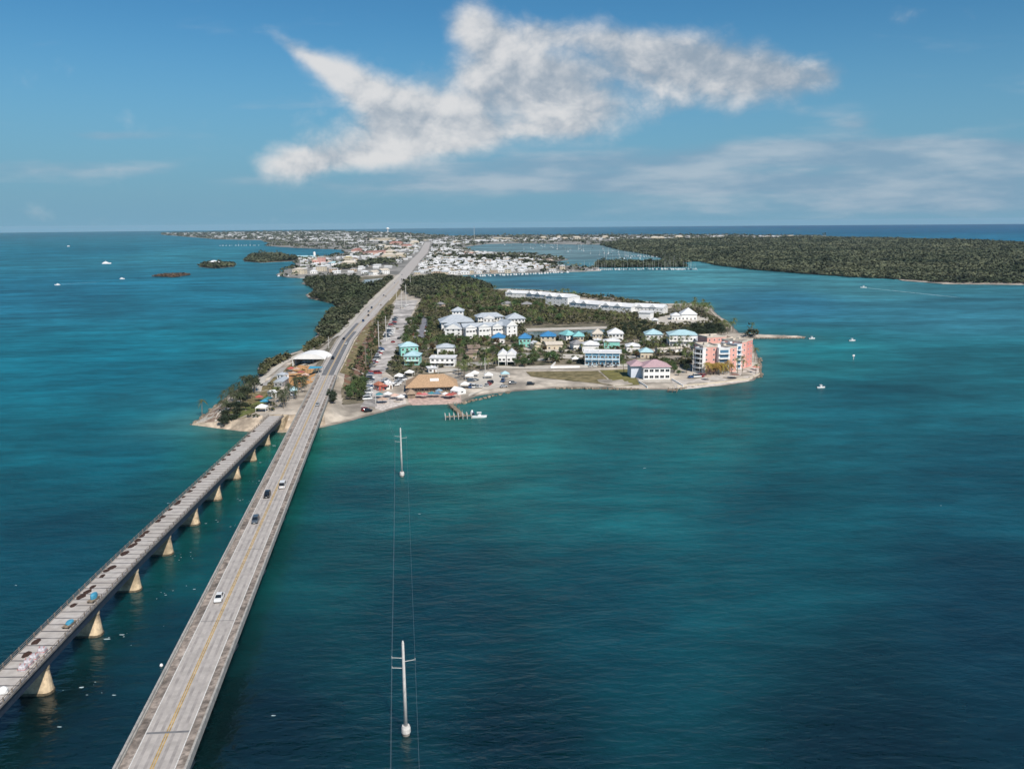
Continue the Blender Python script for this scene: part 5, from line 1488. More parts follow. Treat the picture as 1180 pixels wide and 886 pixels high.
RG2 = mat('pale_grey_roof', (.50, .50, .50), .7, .5, .12)
TM = [town_mesh(11, 7, 3.6, RWHITE, 'hip'), town_mesh(13, 5, 3.2, RWHITE, 'gable'), town_mesh(9, 8, 6, RG2, 'hip', CREAM), town_mesh(11, 7, 4, RGREY, 'gable', CREAM), town_mesh(14, 5, 3.2, RG2, 'gable'),
      town_mesh(12, 9, 6, RWHITE, 'flat', TAN), town_mesh(14, 10, 4, RBROWN, 'hip', CREAM), town_mesh(12, 9, 5, RCREAM, 'hip', PINK)]
TB = [town_mesh(40, 22, 7, RWHITE, 'flat', CREAM), town_mesh(55, 26, 6, RG2, 'flat', WHITE), town_mesh(34, 16, 9, RCREAM, 'hip', CREAM), town_mesh(48, 18, 8, mat('red_tile_roof', (.33, .16, .13), .8, .5, .2), 'hip', mat('salmon_wall', (.55, .36, .30), .8))]
TOWN_XY = []


def scatter_town(poly_px, n, meshes, label, group, name='town_house', cat='house', gap=13, z=1.25, avoid_road=22, rows=None):
    poly = W(poly_px, z)
    xs, ys_ = [p[0] for p in poly], [p[1] for p in poly]
    k = tries = 0
    ang = .14
    while k < n and tries < n * 60:
        tries += 1
        # even on the picture-independent ground, denser towards the near side
        f = rnd.random() ** 1.5
        x, y = rnd.uniform(min(xs), max(xs)), min(ys_) + (max(ys_) - min(ys_)) * f
        if rows:
            vq = round((y * math.cos(ang) + x * math.sin(ang)) / rows) * rows; y = (vq - x * math.sin(ang)) / math.cos(ang)
        if not inside([(x, y)], poly)[0]: continue
        if abs(x - road_at(y)[0]) < avoid_road: continue
        if any(abs(x - a) < gap and abs(y - c) < gap * .7 for a, c in TOWN_XY): continue
        TOWN_XY.append((x, y))
        o = put(name, meshes[rnd.randrange(len(meshes))], None, (x, y, z), rnd.choice((0, 0, .14, -.1, 1.4)) if not rows else -ang + rnd.uniform(-.05, .05))
        s_ = rnd.uniform(.85, 1.25); o.scale = (s_, s_, s_)
        tag(o, label, cat, group); k += 1
    return k


scatter_town([(474, 310), (483, 302), (500, 299), (545, 300), (600, 304), (640, 308), (655, 312), (600, 314.5), (560, 315), (520, 317), (480, 317)], 120, TM[:6], 'small pale roofed house in the dense rows on the near harbour side of the town', 'houses on the near harbour side', rows=19, gap=15)
scatter_town([(492, 296), (500, 288), (545, 292), (600, 296), (645, 299), (640, 303), (600, 302.5), (545, 298)], 60, TM, 'house among trees on the harbour peninsulas', 'houses on the harbour peninsulas', rows=30, gap=20)
scatter_town([(350, 316), (345, 309), (350, 300), (385, 297), (440, 291), (480, 287), (478, 295), (462, 310), (452, 315), (420, 316)], 44, TM + TB[2:3], 'pale building of the town left of the highway', 'buildings left of the highway', gap=24)
scatter_town([(402, 288), (440, 282), (480, 280), (486, 285), (470, 289), (430, 291), (400, 293)], 16, TB, 'broad commercial building in the town centre left of the highway', 'commercial buildings left of the highway', 'town_building', 'building', gap=60)
scatter_town([(484, 275.5), (650, 274), (700, 273.4), (945, 272.4), (940, 274.2), (700, 276.6), (600, 278.3), (500, 280)], 70, TB[:3] + TM[:2], 'white house on the far beach strip below the horizon', 'houses on the far beach strip', gap=40)
# particular town buildings
for (a, c, d, h, wm, rm, kind, lab) in [((364, 313.5), (374, 313.5), 14, 10, CREAM, RWHITE, 'flat', 'cream apartment block by the left shore, left of a pair'), ((366, 305.5), (373, 305.5), 14, 17, PINK, RCREAM, 'flat', 'pale pink tall block by the left shore with open dark stairwell'), ((337, 316.8), (350, 316.8), 18, 9, CREAM, RCREAM, 'hip', 'cream marina building at the tip of the left shore'),
                                        ((340, 299), (362, 299), 14, 6, WHITE, RAQUA, 'hip', 'long pale aqua roof on the left shore peninsula'), ((396, 302), (404, 302), 16, 10, CREAM, mat('yellow_roof', (.5, .42, .22), .8), 'hip', 'yellowish building among trees on the left shore'), ((382, 308), (392, 307.5), 16, 8, WHITE, RAQUA, 'hip', 'white building with pale aqua roof right of the pair of blocks'),
                                        ((425, 294.5), (455, 293), 26, 9, mat('salmon_wall', (.55, .36, .30), .8), mat('red_tile_roof', (.33, .16, .13), .8, .5, .2), 'hip', 'long salmon building with red tile roof in the town'), ((437, 278), (456, 277), 60, 14, CREAM, RCREAM, 'flat', 'large cream warehouse near the horizon in the town centre'), ((440, 316), (449, 315.5), 14, 7, WHITE, RCREAM, 'gable', 'white gabled building beside the roadside pond'), ((430, 317.5), (437, 317), 12, 6, WHITE, RCREAM, 'gable', 'small white building left of the gabled one by the pond')]:
    house('town_building', lab, a, c, d, h, wm, rm, kind, 3, max(1, int(h / 3.2)), 4, cat='building', side=1, z0=1.2, door=False)
x, y = at(362.5, 297)
t = thing('water_tank', 'white cylindrical tank tower on the left shore peninsula', 'tower', (x, y, 1.2)); m = MB(); m.tube([(0, 0, -.5), (0, 0, 13)], 3.6, 12); m.build('shaft', WHITE, t); m = MB(); m.tube([(0, 0, 13.003), (0, 0, 14.5), (0, 0, 16)], [3.9, 3.2, .3], 12); m.build('roof', RWHITE, t)
x, y = at(447, 268.5); t = thing('water_tower', 'white globe water tower on the horizon behind the town', 'tower', (x, y, 1.2))
m = MB(); m.tube([(0, 0, -1), (0, 0, 36)], [5, 4], 10); m.build('shaft', WHITE, t); m = MB(); m.tube([(0, 0, 34), (0, 0, 39), (0, 0, 46), (0, 0, 54), (0, 0, 58)], [4, 15, 19, 14, 2], 14); m.build('tank', WHITE, t)
for (px, py, H, lab) in [(546.5, 277.5, 72, 'thin red and white radio mast on the far side of the harbour'), (397, 285, 45, 'thin lattice mast among the far left houses'), (473.5, 283, 50, 'thin mast beside the highway near the horizon'), (422.5, 284, 34, 'short mast left of the cream warehouse')]:
    x, y = at(px, py, 1.2); t = thing('radio_mast', lab, 'mast', (x, y, 1.2)); m = MB(); r_ = y / 3300
    for k in range(3): m.tube([(math.cos(k * 2.1) * r_, math.sin(k * 2.1) * r_, -.5), (math.cos(k * 2.1) * r_ * .7, math.sin(k * 2.1) * r_ * .7, H)], .28 * r_, 4)
    for k in range(int(H / 5)): m.box(-r_ * .8, r_ * .8, -r_ * .8, r_ * .8, k * 5 + 2, k * 5 + 2.4)
    m.build('lattice', POLEM, t)
    m = MB(); m.tube([(0, 0, H), (0, 0, H + 5)], .3 * r_, 4); m.build('antenna', REDC, t)
# the rest of the far town towards the horizon: one mass nobody could count
m = MB(); polyf = W([(192, 269), (192, 270.3), (250, 274.5), (300, 276), (400, 283), (430, 281), (480, 279), (480, 273), (470, 269.6), (380, 267.4), (260, 268.5)], 0)
xs, ys_ = [p[0] for p in polyf], [p[1] for p in polyf]; k = 0
while k < 420:
    x = rnd.uniform(min(xs), max(xs)); y = min(ys_) + (max(ys_) - min(ys_)) * rnd.random() ** 1.6
    if not inside([(x, y)], polyf)[0]: continue
    k += 1; a_ = rnd.uniform(10, 34); d_ = rnd.uniform(9, 20); h_ = rnd.uniform(4, 11)
    m.box(x - a_ / 2, x + a_ / 2, y, y + d_, 1, h_, 0); m.gable(x - a_ / 2 - .4, x + a_ / 2 + .4, y - .4, y + d_ + .4, h_ + .3, 2, 'x', mi=1)
for (pp_, nn, s0) in (([(474, 310), (500, 299), (545, 300), (600, 304), (640, 308), (600, 313.5), (560, 314), (480, 316)], 230, 3.8), ([(492, 296), (500, 284), (545, 291), (600, 295), (645, 299), (600, 302.5), (500, 300)], 170, 4.2), ([(484, 279), (540, 278), (545, 284), (500, 288), (486, 288)], 50, 7), ([(402, 299), (400, 288), (480, 279), (486, 284), (466, 308), (440, 312)], 110, 6), ([(345, 310), (345, 299), (400, 297), (440, 303), (430, 314), (350, 316)], 40, 4.5), ([(484, 275.5), (650, 274), (700, 273.4), (945, 272.4), (940, 274.2), (700, 276.6), (600, 278.3), (500, 280)], 170, 8)):
    pw_ = W(pp_, 1.2); xs, ys_ = [p[0] for p in pw_], [p[1] for p in pw_]; k = tries = 0
    while k < nn and tries < 9000:
        tries += 1
        x = rnd.uniform(min(xs), max(xs)); y = rnd.uniform(min(ys_), max(ys_))
        if not inside([(x, y)], pw_)[0] or abs(x - road_at(y)[0]) < 24 or any(abs(x - a) < 14 and abs(y - c) < 10 for a, c in TOWN_XY): continue
        TOWN_XY.append((x, y)); k += 1; a_ = s0 * rnd.uniform(.8, 1.5); d_ = s0 * rnd.uniform(.6, .9); h_ = rnd.uniform(3.2, 6)
        m.box(x - a_, x + a_, y, y + d_ * 2, 1, h_, 0); m.gable(x - a_ - .4, x + a_ + .4, y - .4, y + d_ * 2 + .4, h_ + .3, 1.8, 'x', mi=1)
tag(m.build('far_town', [RG2, mat('far_pale_roof', (.60, .60, .60), .7, .05, .2)]), 'mass of tiny pale buildings of the far town under the horizon', kind='stuff')
# house on the middle islet
t = house('islet_house', 'white dome-roofed house on the middle islet in the left sea', (240, 305.5), (250, 305.5), 16, 5, WHITE, RWHITE, 'hip', 5, 1, 4, z0=.9, door=False)

# ------------------------------------------------------------------ trees
def palm_mesh(seed, H=8.5, fr_n=17, L=3.0, m_=None):
    rr = random.Random(seed)
    trunk = MB(); lean = rr.uniform(-.9, .9)
    pts = [(lean * f * f, .3 * math.sin(f * 2), H * f) for f in (0, .25, .5, .75, 1.0)]
    pts[0] = (0, 0, -.4)
    trunk.tube(pts, [.24, .19, .16, .15, .16], 7)
    top = Vector(pts[-1]); cr = MB()
    for k in range(fr_n):
        a = k * 2.4 + rr.uniform(-.2, .2); el = rr.uniform(-.35, 1.15); ln = L * rr.uniform(.8, 1.15)
        d = Vector((math.cos(a), math.sin(a), 0)); side = Vector((-d.y, d.x, 0))
        P_ = []
        for s_ in range(7):
            f = s_ / 6
            P_.append(top + d * (ln * f * math.cos(el * (1 - f * .3))) + Vector((0, 0, ln * (math.sin(el) * f - .75 * f * f))))
        for s_ in range(6):
            a0, a1 = P_[s_], P_[s_ + 1]
            w_ = .62 * math.sin(math.pi * min(1, (s_ + .9) / 6.6)) + .08
            for sg in (-1, 1):
                for q_ in (0, .5):
                    b0 = a0.lerp(a1, q_); b1 = a0.lerp(a1, q_ + .4)
                    tip = b0.lerp(b1, .8) + side * sg * w_ * rr.uniform(.8, 1.2) + (a1 - a0) * .6 + Vector((0, 0, -.28 * w_))
                    cr.add([tuple(b0), tuple(b1), tuple(tip)], [(0, 1, 2)])
    lumpy(cr, top.x, top.y, top.z - .4, .3, .3, .6, 0, 6, seed)
    return trunk.mesh('trunk', BARK_P), cr.mesh('crown', m_ or L_PALM)


def tree_mesh(seed, H=6.5, Rr=3.2, m_=None, nleaf=520, squash=.75):
    rr = random.Random(seed); rg = np.random.default_rng(seed)
    trunk = MB(); top = (rr.uniform(-.4, .4), rr.uniform(-.4, .4), H * .55)
    trunk.tube([(0, 0, -.4), (top[0] * .5, top[1] * .5, H * .3), top], [.32, .24, .16], 7)
    lobes = []
    for k in range(7):
        a = k * 2.4; r_ = Rr * rr.uniform(.25, .68); z = H * rr.uniform(.5, .88)
        c = Vector((math.cos(a) * r_, math.sin(a) * r_, z)); lobes.append((c, Rr * rr.uniform(.36, .58)))
        trunk.tube([(top[0] * .6, top[1] * .6, H * .36), tuple(c * .6 + Vector(top) * .4), tuple(c)], [.13, .09, .03], 5)
    lobes.append((Vector((0, 0, H * .8)), Rr * .6))
    C = []
    for i in range(nleaf):
        c, r_ = lobes[rr.randrange(len(lobes))]
        d = Vector((rr.gauss(0, 1), rr.gauss(0, 1), rr.gauss(0, 1))).normalized() * r_ * (rr.random() ** .33) * rr.uniform(.9, 1.12)
        d.z *= squash; C.append(c + d)
    V = leaf_quads(np.array(C), rg.uniform(.20, .42, len(C)) * (Rr / 3.2) ** .5, .3, rg)
    n = len(V); me_ = bpy.data.meshes.new('crown')
    me_.from_pydata(V.reshape(-1, 3).tolist(), [], [tuple(range(4 * i, 4 * i + 4)) for i in range(n)])
    me_.materials.append(m_ or L_TREE)
    return trunk.mesh('trunk', BARK), me_


PALMS = [palm_mesh(1), palm_mesh(2, 10, 18, 3.2), palm_mesh(3, 6.5, 16, 2.8), palm_mesh(4, 9, 19, 3.3)]
DPALMS = [palm_mesh(7, 7.5, 20, 3.4, L_DPALM), palm_mesh(8, 9, 20, 3.6, L_DPALM), palm_mesh(9, 6.5, 18, 3.2, L_DPALM)]
GPALM = [palm_mesh(5, 6.5, 22, 3.8, L_GOLD), palm_mesh(6, 5.2, 22, 3.6, L_GOLD)]
TREES = [tree_mesh(11), tree_mesh(12, 7.5, 3.8), tree_mesh(13, 5.5, 3.0), tree_mesh(14, 6.2, 3.6)]
DTREES = [tree_mesh(21, 9, 5.0, L_DARK, 900), tree_mesh(22, 8, 4.6, L_DARK, 850), tree_mesh(23, 7, 4.0, L_DARK, 700)]
BTREES = [tree_mesh(31, 5.5, 3.0, mat('reddish_leaves', (.10, .065, .03), .8, .35, .4, rand=.3), 420)]
NT = [0]


def plant(kinds, x, y, z, s, label, cat, group, name):
    tr, cr = kinds[rnd.randrange(len(kinds))]
    t = thing(name, label, cat, (x, y, z), rnd.uniform(0, 6.28), group)
    t.scale = (s * rnd.uniform(.9, 1.1), s * rnd.uniform(.9, 1.1), s)
    put('trunk', tr, t); put('crown', cr, t); NT[0] += 1
    return t


def free(x, y, r_):
    return all((x - a) ** 2 + (y - c) ** 2 > (q_ + r_ * .3) ** 2 for a, c, q_ in FOOT)


PLACED = []


YARDS = []
for i, (px, py, a_) in enumerate([(560, 403, 9), (531, 420, 7), (603, 409, 9), (652, 411, 10), (692, 409.5, 8), (724, 412, 8), (757, 404, 8), (778, 413, 9), (702, 398.5, 9), (640, 404.5, 8), (790, 405, 8), (668, 400, 8), (611, 403, 7), (733, 394, 8), (548, 420, 7), (512, 427, 8), (752, 388, 8), (768, 386, 7), (497, 402, 6), (585, 399, 6), (620, 415, 6)]):
    cx_, cy_ = at(px, py, 1.4)
    YARDS.append([(cx_ + math.cos(k * .698) * a_ * rnd.uniform(.7, 1.2) * 1.5, cy_ + math.sin(k * .698) * a_ * rnd.uniform(.7, 1.2)) for k in range(9)])
    sheet('sandy_yard', YARDS[-1], [PATH, SAND, CONC][i % 3], .42 + .004 * (i % 5), 12)
NOGO = YARDS + [flatp(p) for p in ([(415, 469), (434, 469), (440, 433), (459, 403), (473, 365), (482, 346), (456, 346.5), (437, 404), (424, 440)], [(477, 390), (491, 390), (495, 369), (488, 365), (484, 372)], [(604, 376), (700, 373), (700, 387), (606, 389)], [(540, 431), (577, 427), (580, 446), (540, 452)], [(470, 453), (530, 450), (532, 466), (470, 466)], [(745, 371), (770, 364), (812, 366), (820, 372), (760, 376)])]


def grove(poly_px, n, kinds, srange, label, cat, group, name, gap=4.0, z=1.4):
    poly = flatp(poly_px, z); xs, ys_ = [p[0] for p in poly], [p[1] for p in poly]
    k = tries = 0
    while k < n and tries < n * 40:
        tries += 1
        x, y = rnd.uniform(min(xs), max(xs)), rnd.uniform(min(ys_), max(ys_))
        if not inside([(x, y)], poly)[0] or not free(x, y, gap): continue
        if any((x - a) ** 2 + (y - c) ** 2 < gap * gap for a, c in PLACED): continue
        if any(inside([(x, y)], g_)[0] for g_ in NOGO) or abs(x - road_at(y)[0]) < rhw(y) + 3: continue
        PLACED.append((x, y))
        plant(kinds, x, y, gz(x, y), rnd.uniform(*srange), label, cat, group, name); k += 1


BE = [(492, 343), (520, 330), (560, 335), (583, 345), (628, 354), (655, 361), (700, 366), (735, 371), (735, 376), (604, 376), (583, 366), (548, 362), (505, 364), (484, 362)]
grove(BE, 120, PALMS, (.85, 1.2), 'coconut palm in the grove between the hotel and the long white resort', 'palm tree', 'palms in the resort grove', 'palm_tree', 5)
grove(BE, 70, TREES, (.8, 1.25), 'round green tree in the grove between the hotel and the long white resort', 'tree', 'trees in the resort grove', 'broadleaf_tree', 5)
VIL = [(461, 425), (466, 396), (480, 392), (510, 393), (565, 393), (600, 395), (660, 398), (720, 396), (740, 400), (735, 414), (716, 418), (640, 418), (604, 421), (572, 421), (530, 428), (470, 430)]
grove(VIL, 80, TREES, (.5, .88), 'green garden tree among the cottages of the village', 'tree', 'garden trees in the village', 'broadleaf_tree', 4.2)
grove(VIL, 55, PALMS, (.55, .85), 'palm among the cottages of the village', 'palm tree', 'palms in the village', 'palm_tree', 4.2)
grove(VIL, 14, BTREES, (.8, 1.2), 'reddish brown leaved tree among the cottages', 'tree', 'reddish trees in the village', 'broadleaf_tree', 4.2)
grove([(462, 396), (467, 378), (478, 364), (497, 368), (494, 392), (520, 393), (520, 398), (470, 400)], 26, TREES, (.8, 1.2), 'green tree around the hotel car park', 'tree', 'trees around the hotel car park', 'broadleaf_tree', 4.5)
grove([(500, 392), (565, 393), (575, 402), (560, 418), (530, 424), (500, 405)], 30, TREES, (.6, .9), 'green tree in the grove in front of the hotel wing', 'tree', 'trees in front of the hotel', 'broadleaf_tree', 4.5)
grove([(527, 427), (572, 423), (573, 430), (540, 434), (527, 440)], 16, PALMS, (.7, 1.0), 'palm between the restaurant and the sand lot', 'palm tree', 'palms behind the sand lot', 'palm_tree', 4)
grove([(592, 423), (640, 411), (648, 411), (636, 420), (610, 424)], 9, TREES, (.8, 1.2), 'leafy green tree left of the long white garden wall', 'tree', 'trees left of the garden wall', 'broadleaf_tree', 5)
grove([(630, 413), (645, 411), (646, 417), (634, 420)], 4, DTREES, (.75, .95), 'big dark tree in front of the small cream houses', 'tree', 'dark trees left of the motel', 'broadleaf_tree', 6)
grove([(786, 391), (792, 381), (835, 380), (836, 389), (818, 393)], 16, DTREES, (.8, 1.05), 'big dense dark tree on the right side of the island', 'tree', 'dense dark trees at the right', 'broadleaf_tree', 7)
grove([(690, 380), (740, 375), (765, 377), (768, 384), (740, 388), (705, 388)], 22, DTREES, (.55, .8), 'dark tree behind the white pyramid roof houses', 'tree', 'dark trees behind the pyramid roofs', 'broadleaf_tree', 6)
grove([(768, 363), (790, 355), (815, 357), (822, 367), (812, 367), (800, 362), (776, 366)], 30, PALMS, (1.0, 1.35), 'tall palm around the sandy clearing at the far point', 'palm tree', 'palms at the far point', 'palm_tree', 4.5)
grove([(826, 381), (838, 377), (846, 382), (838, 386)], 9, PALMS, (.9, 1.15), 'palm by the beach at the root of the rocky spit', 'palm tree', 'palms at the root of the spit', 'palm_tree', 4)
grove([(738, 398), (770, 400), (802, 403), (796, 424), (780, 414), (752, 412)], 26, PALMS, (.7, 1.05), 'palm in the gardens left of the pink condominium', 'palm tree', 'palms left of the condominium', 'palm_tree', 4)
grove([(786, 408), (800, 410), (799, 428), (790, 430)], 8, DTREES, (.5, .75), 'dark tree close by the white balconies of the condominium', 'tree', 'dark trees by the condominium', 'broadleaf_tree', 4.5)
grove([(762, 421), (772, 421), (784, 432), (778, 434)], 7, TREES, (.6, .8), 'clipped tree in the hedge right of the lavender roof house', 'tree', 'hedge trees by the lavender house', 'broadleaf_tree', 3)
grove([(640, 347), (660, 345), (672, 348), (655, 350)], 5, PALMS, (1.2, 1.5), 'tall palm rising behind the long white resort', 'palm tree', 'palms behind the resort', 'palm_tree', 4)
for i, (px, py) in enumerate([(814, 431.5), (819.5, 432), (824.5, 432.2), (829, 432), (834, 431.8), (817, 430.5), (822, 431), (826, 430.3), (830, 431), (834, 430.6), (838, 430.4), (843, 430)]):
    x, y, z = gat(px, py); plant(GPALM, x, y, z, rnd.uniform(.95, 1.2), 'golden palm in the row in front of the pink condominium', 'palm tree', 'golden palms at the condominium', 'palm_tree')
for (px, py, lab) in [(869, 417, 'lone dark palm at the right corner of the condominium'), (856, 428, 'small palm before the right pink tower'), (850, 430, 'small palm right of the golden palm row'), (871, 431, 'bushy palm on the condominium point'), (855, 433, 'bushy palm on the white terrace of the condominium'), (866.5, 383.5, 'single palm standing on the rocky spit'), (634.5, 341, 'lone palm against the bay behind the resort'),
                      (233, 480, 'lone palm at the tip of the left point'), (719, 430, 'palm at the right end of the dry field lane')]:
    x, y, z = gat(px, py); plant(PALMS, x, y, z, .9, lab, 'palm tree', None, 'palm_tree')
# left point
grove([(250, 474), (262, 462), (284, 447), (300, 446), (292, 462), (280, 470), (262, 478)], 30, DPALMS, (.6, .95), 'palm in the clump on the left point', 'palm tree', 'palms on the left point', 'palm_tree', 2.6, 4)
grove([(276, 468), (280, 456), (294, 447), (299, 449), (290, 462)], 8, DTREES, (.75, 1.0), 'big dark tree behind the palms of the left point', 'tree', 'dark trees on the left point', 'broadleaf_tree', 4, 4)
grove([(256, 484), (262, 474), (284, 472), (283, 481)], 9, DTREES, (.55, .75), 'low dark tree at the foot of the left palms', 'tree', 'low trees on the left point', 'broadleaf_tree', 3, 4)
grove([(312, 470), (325, 455), (352, 444), (356, 452), (345, 462), (328, 472)], 24, DPALMS, (.6, .95), 'palm between the old bridge entrance and the road bridge', 'palm tree', 'palms at the old bridge entrance', 'palm_tree', 3.2, 4)
grove([(404, 462), (426, 458), (424, 442), (412, 440), (400, 450)], 18, TREES, (.55, .85), 'bushy tree on the slope right of the road bridge', 'tree', 'trees on the slope', 'broadleaf_tree', 4, 2)
grove([(377, 474), (386, 470), (388, 462), (380, 462)], 4, DTREES, (.5, .6), 'dark bush-like tree at the right foot of the road bridge', 'tree', 'trees at the bridge foot', 'broadleaf_tree', 3, 3)
grove([(412, 408), (424, 398), (434, 372), (444, 356), (452, 350), (448, 364), (436, 392), (428, 420)], 16, TREES, (.5, .8), 'small tree on the brown slope beside the ramp road', 'tree', 'small trees on the brown slope', 'broadleaf_tree', 5, 2)
for (px, py, lab) in [(281, 297, 0), (882, 386.5, 0)][:0]: pass


# masses of leaves nobody could count
def canopy(name, label, poly, spacing, r_, hgt, m_, k=14, z=1.2, grow=0.0, avoid=None, leaf=.42):
    xs, ys_ = [p[0] for p in poly], [p[1] for p in poly]
    pts = []
    y = min(ys_)
    while y < max(ys_):
        sp_ = spacing + grow * max(0, y - min(ys_))
        xr = np.arange(min(xs), max(xs), sp_)
        P_ = np.stack([xr + nr.uniform(-.5, .5, len(xr)) * sp_, np.full(len(xr), y) + nr.uniform(-.5, .5, len(xr)) * sp_, np.full(len(xr), sp_ / spacing)], 1)
        P_ = P_[inside(P_[:, :2], poly)]
        if avoid is not None and len(P_): P_ = P_[avoid(P_[:, :2])]
        pts.append(P_); y += sp_ * .9
    P_ = np.concatenate(pts)
    sc_ = P_[:, 2] * nr.uniform(.7, 1.25, len(P_))
    zb = height(P_[:, :2]) if z is None else np.full(len(P_), z)
    hv = hgt * nr.uniform(.55, 1.25, len(P_)) * np.where(nr.random(len(P_)) < .04, 1.7, 1.0) * (1 + .3 * np.sin(P_[:, 0] * .013 + 2 * np.sin(P_[:, 1] * .009))) * np.minimum(P_[:, 2], 1.6) ** .5
    n = len(P_)
    D = nr.normal(size=(n, k, 3)); D /= np.linalg.norm(D, axis=2)[:, :, None]
    D *= nr.uniform(.55, 1.0, (n, k, 1)) ; D[:, :, 2] = np.abs(D[:, :, 2]) * 1.15 - .25
    C = np.empty((n, k, 3))
    C[:, :, 0] = P_[:, None, 0] + D[:, :, 0] * (r_ * sc_)[:, None]; C[:, :, 1] = P_[:, None, 1] + D[:, :, 1] * (r_ * sc_)[:, None]
    C[:, :, 2] = zb[:, None] + hv[:, None] * .62 + D[:, :, 2] * hv[:, None] * .45
    V = leaf_quads(C.reshape(-1, 3), (np.repeat(sc_, k) * r_ * leaf * nr.uniform(.7, 1.3, n * k)), 1.25)
    o = np_quads(name, V, m_); tag(o, label, kind='stuff'); return o


canopy('mangrove_forest', 'wide dark mangrove forest on the key across the bay', W(BOOT, .8), 8, 6.0, 4.4, L_MANGF, 15, .8, .0026, None, .36)
canopy('mangrove_forest', 'strip of mangrove on the breakwater', W(BREAK, 1), 6, 5, 7, L_MANGF, 14, 1.0)


def clear(P_):
    rx_, _ = road_at(P_[:, 1]); ok = np.abs(P_[:, 0] - rx_) > np.array([rhw(y) + 6 for y in P_[:, 1]])
    for g_ in NOGO: ok &= ~inside(P_, g_)
    ok &= ~inside(P_, flatp([(412, 329), (420, 321), (443, 319.5), (443, 324), (430, 330)], 1.9))
    for (a, c, q_) in FOOT: ok &= (P_[:, 0] - a) ** 2 + (P_[:, 1] - c) ** 2 > (q_ - .5) ** 2
    return ok


canopy('mangrove_thicket', 'mangrove thicket along the left shore beside the road', W([(372, 392), (366, 386), (366, 379), (376, 367), (378, 361), (391, 354), (386, 349), (358, 343), (366, 335), (350, 326), (354, 322), (380, 320), (414, 319.5), (412, 326), (420, 331), (440, 325), (444, 320), (456, 319), (448, 328), (432, 341), (414, 359), (402, 372), (388, 387)], 1.4), 5, 3.6, 5, L_MANG, 22, None, 0, clear)
canopy('mangrove_thicket', 'mangrove wood behind the parking area and the bay', W([(492, 346), (470, 340), (462, 333), (474, 321), (505, 318), (520, 320), (540, 322), (558, 327), (567, 331), (564, 336), (540, 338), (510, 342)], 1.4), 5.5, 4, 6, L_MANG, 22, None, 0, clear)
canopy('shrubbery', 'low shrubs on the seaward bank of the left point', W([(297, 432), (300, 425), (308, 418), (332, 410), (334, 414), (312, 424), (303, 434)], 1.5), 3, 2.2, 3.2, L_SHRUB, 22, None)
canopy('shrubbery', 'shrubs on the bank between the old path and the sea', W([(348, 405), (356, 397), (370, 390), (376, 394), (352, 408)], 1.5), 3, 2.2, 3.4, L_SHRUB, 22, None)
canopy('undergrowth', 'shrubs filling the gardens and woods of the island', flatp([(492, 332), (520, 324), (562, 333), (600, 342), (655, 350), (700, 356), (765, 364), (800, 356), (820, 364), (838, 377), (820, 388), (790, 393), (798, 412), (790, 424), (740, 413), (715, 420), (640, 419), (575, 422), (530, 427), (455, 434), (448, 424), (468, 390), (484, 350)]), 5.2, 2.4, 3.0, L_SHRUB, 16, 1.4, 0, lambda P_: clear(P_) & ~(inside(P_, flatp(VIL)) & (nr.random(len(P_)) < .55)))
canopy('shrubbery', 'scrub bushes on the slopes beside the ramp road', flatp([(400, 465), (425, 461), (425, 442), (432, 412), (446, 372), (455, 353), (447, 352), (432, 372), (420, 396), (410, 420), (398, 448)], 2.2), 6, 2.2, 2.6, L_SHRUB, 20, None, 0, clear)
for i, p in enumerate(ISLETS[:2]): canopy('islet_scrub', ['dense mangrove on the right islet of the left sea', 'mangrove on the middle islet of the left sea'][i], W([(q_[0], q_[1] - .6 if q_[1] > 300 else q_[1]) for q_ in p], 1), 7, 6, 8 if i == 0 else 5, L_MANGF, 16, .9, 0, lambda P_: np.all([(P_[:, 0] - a) ** 2 + (P_[:, 1] - c) ** 2 > q_ ** 2 for a, c, q_ in FOOT[-1:]], 0))
canopy('islet_scrub', 'low brown scrub on the leftmost islet', W(ISLETS[2], 1), 7, 4, 2.2, mat('brown_scrub_leaves', (.11, .075, .05), .9, .05, .3), 12, .9)
canopy('spit_scrub', 'bushes on the rocky spit', W([(858, 388.6), (872, 388.4), (874, 386.2), (860, 386)], 1.2), 3, 2.4, 4, L_MANG, 18, None)
canopy('town_trees', 'green trees scattered between the houses of the town', W(MAIN, 1.2), 30, 7, 7, L_MANGF, 10, 1.2, .004, lambda P_: (np.abs(P_[:, 0] - road_at(P_[:, 1])[0]) > 26) & (np.sin(P_[:, 0] * .021 + 1.3 * np.sin(P_[:, 1] * .006)) + np.sin(P_[:, 1] * .011 + P_[:, 0] * .004) > -.35))
canopy('town_trees', 'wood beside the highway on the left of the town', W([(383, 312), (400, 306), (440, 300), (456, 299), (456, 303), (430, 307), (404, 310.5)], 1.2), 11, 7, 8, L_MANGF, 14, 1.2)
canopy('town_trees', 'tree belts between the harbour side streets', W([(545, 300.5), (640, 303.2), (640, 304.4), (545, 301.9)], 1.2), 10, 7, 7, L_MANGF, 14, 1.2)
canopy('town_trees', 'garden trees between the close rows of white town houses', W([(478, 311), (500, 285), (545, 291), (600, 295), (645, 299), (640, 308), (600, 313), (480, 316)], 1.2), 15, 4.2, 5, L_MANGF, 9, 1.2, 0, lambda P_: (np.abs(P_[:, 0] - road_at(P_[:, 1])[0]) > 24) & (nr.random(len(P_)) < .45))
canopy('town_trees', 'tree belt at the back of the harbour side streets', W([(500, 296.4), (640, 299.2), (650, 300), (500, 298)], 1.2), 12, 8, 8, L_MANGF, 14, 1.2)
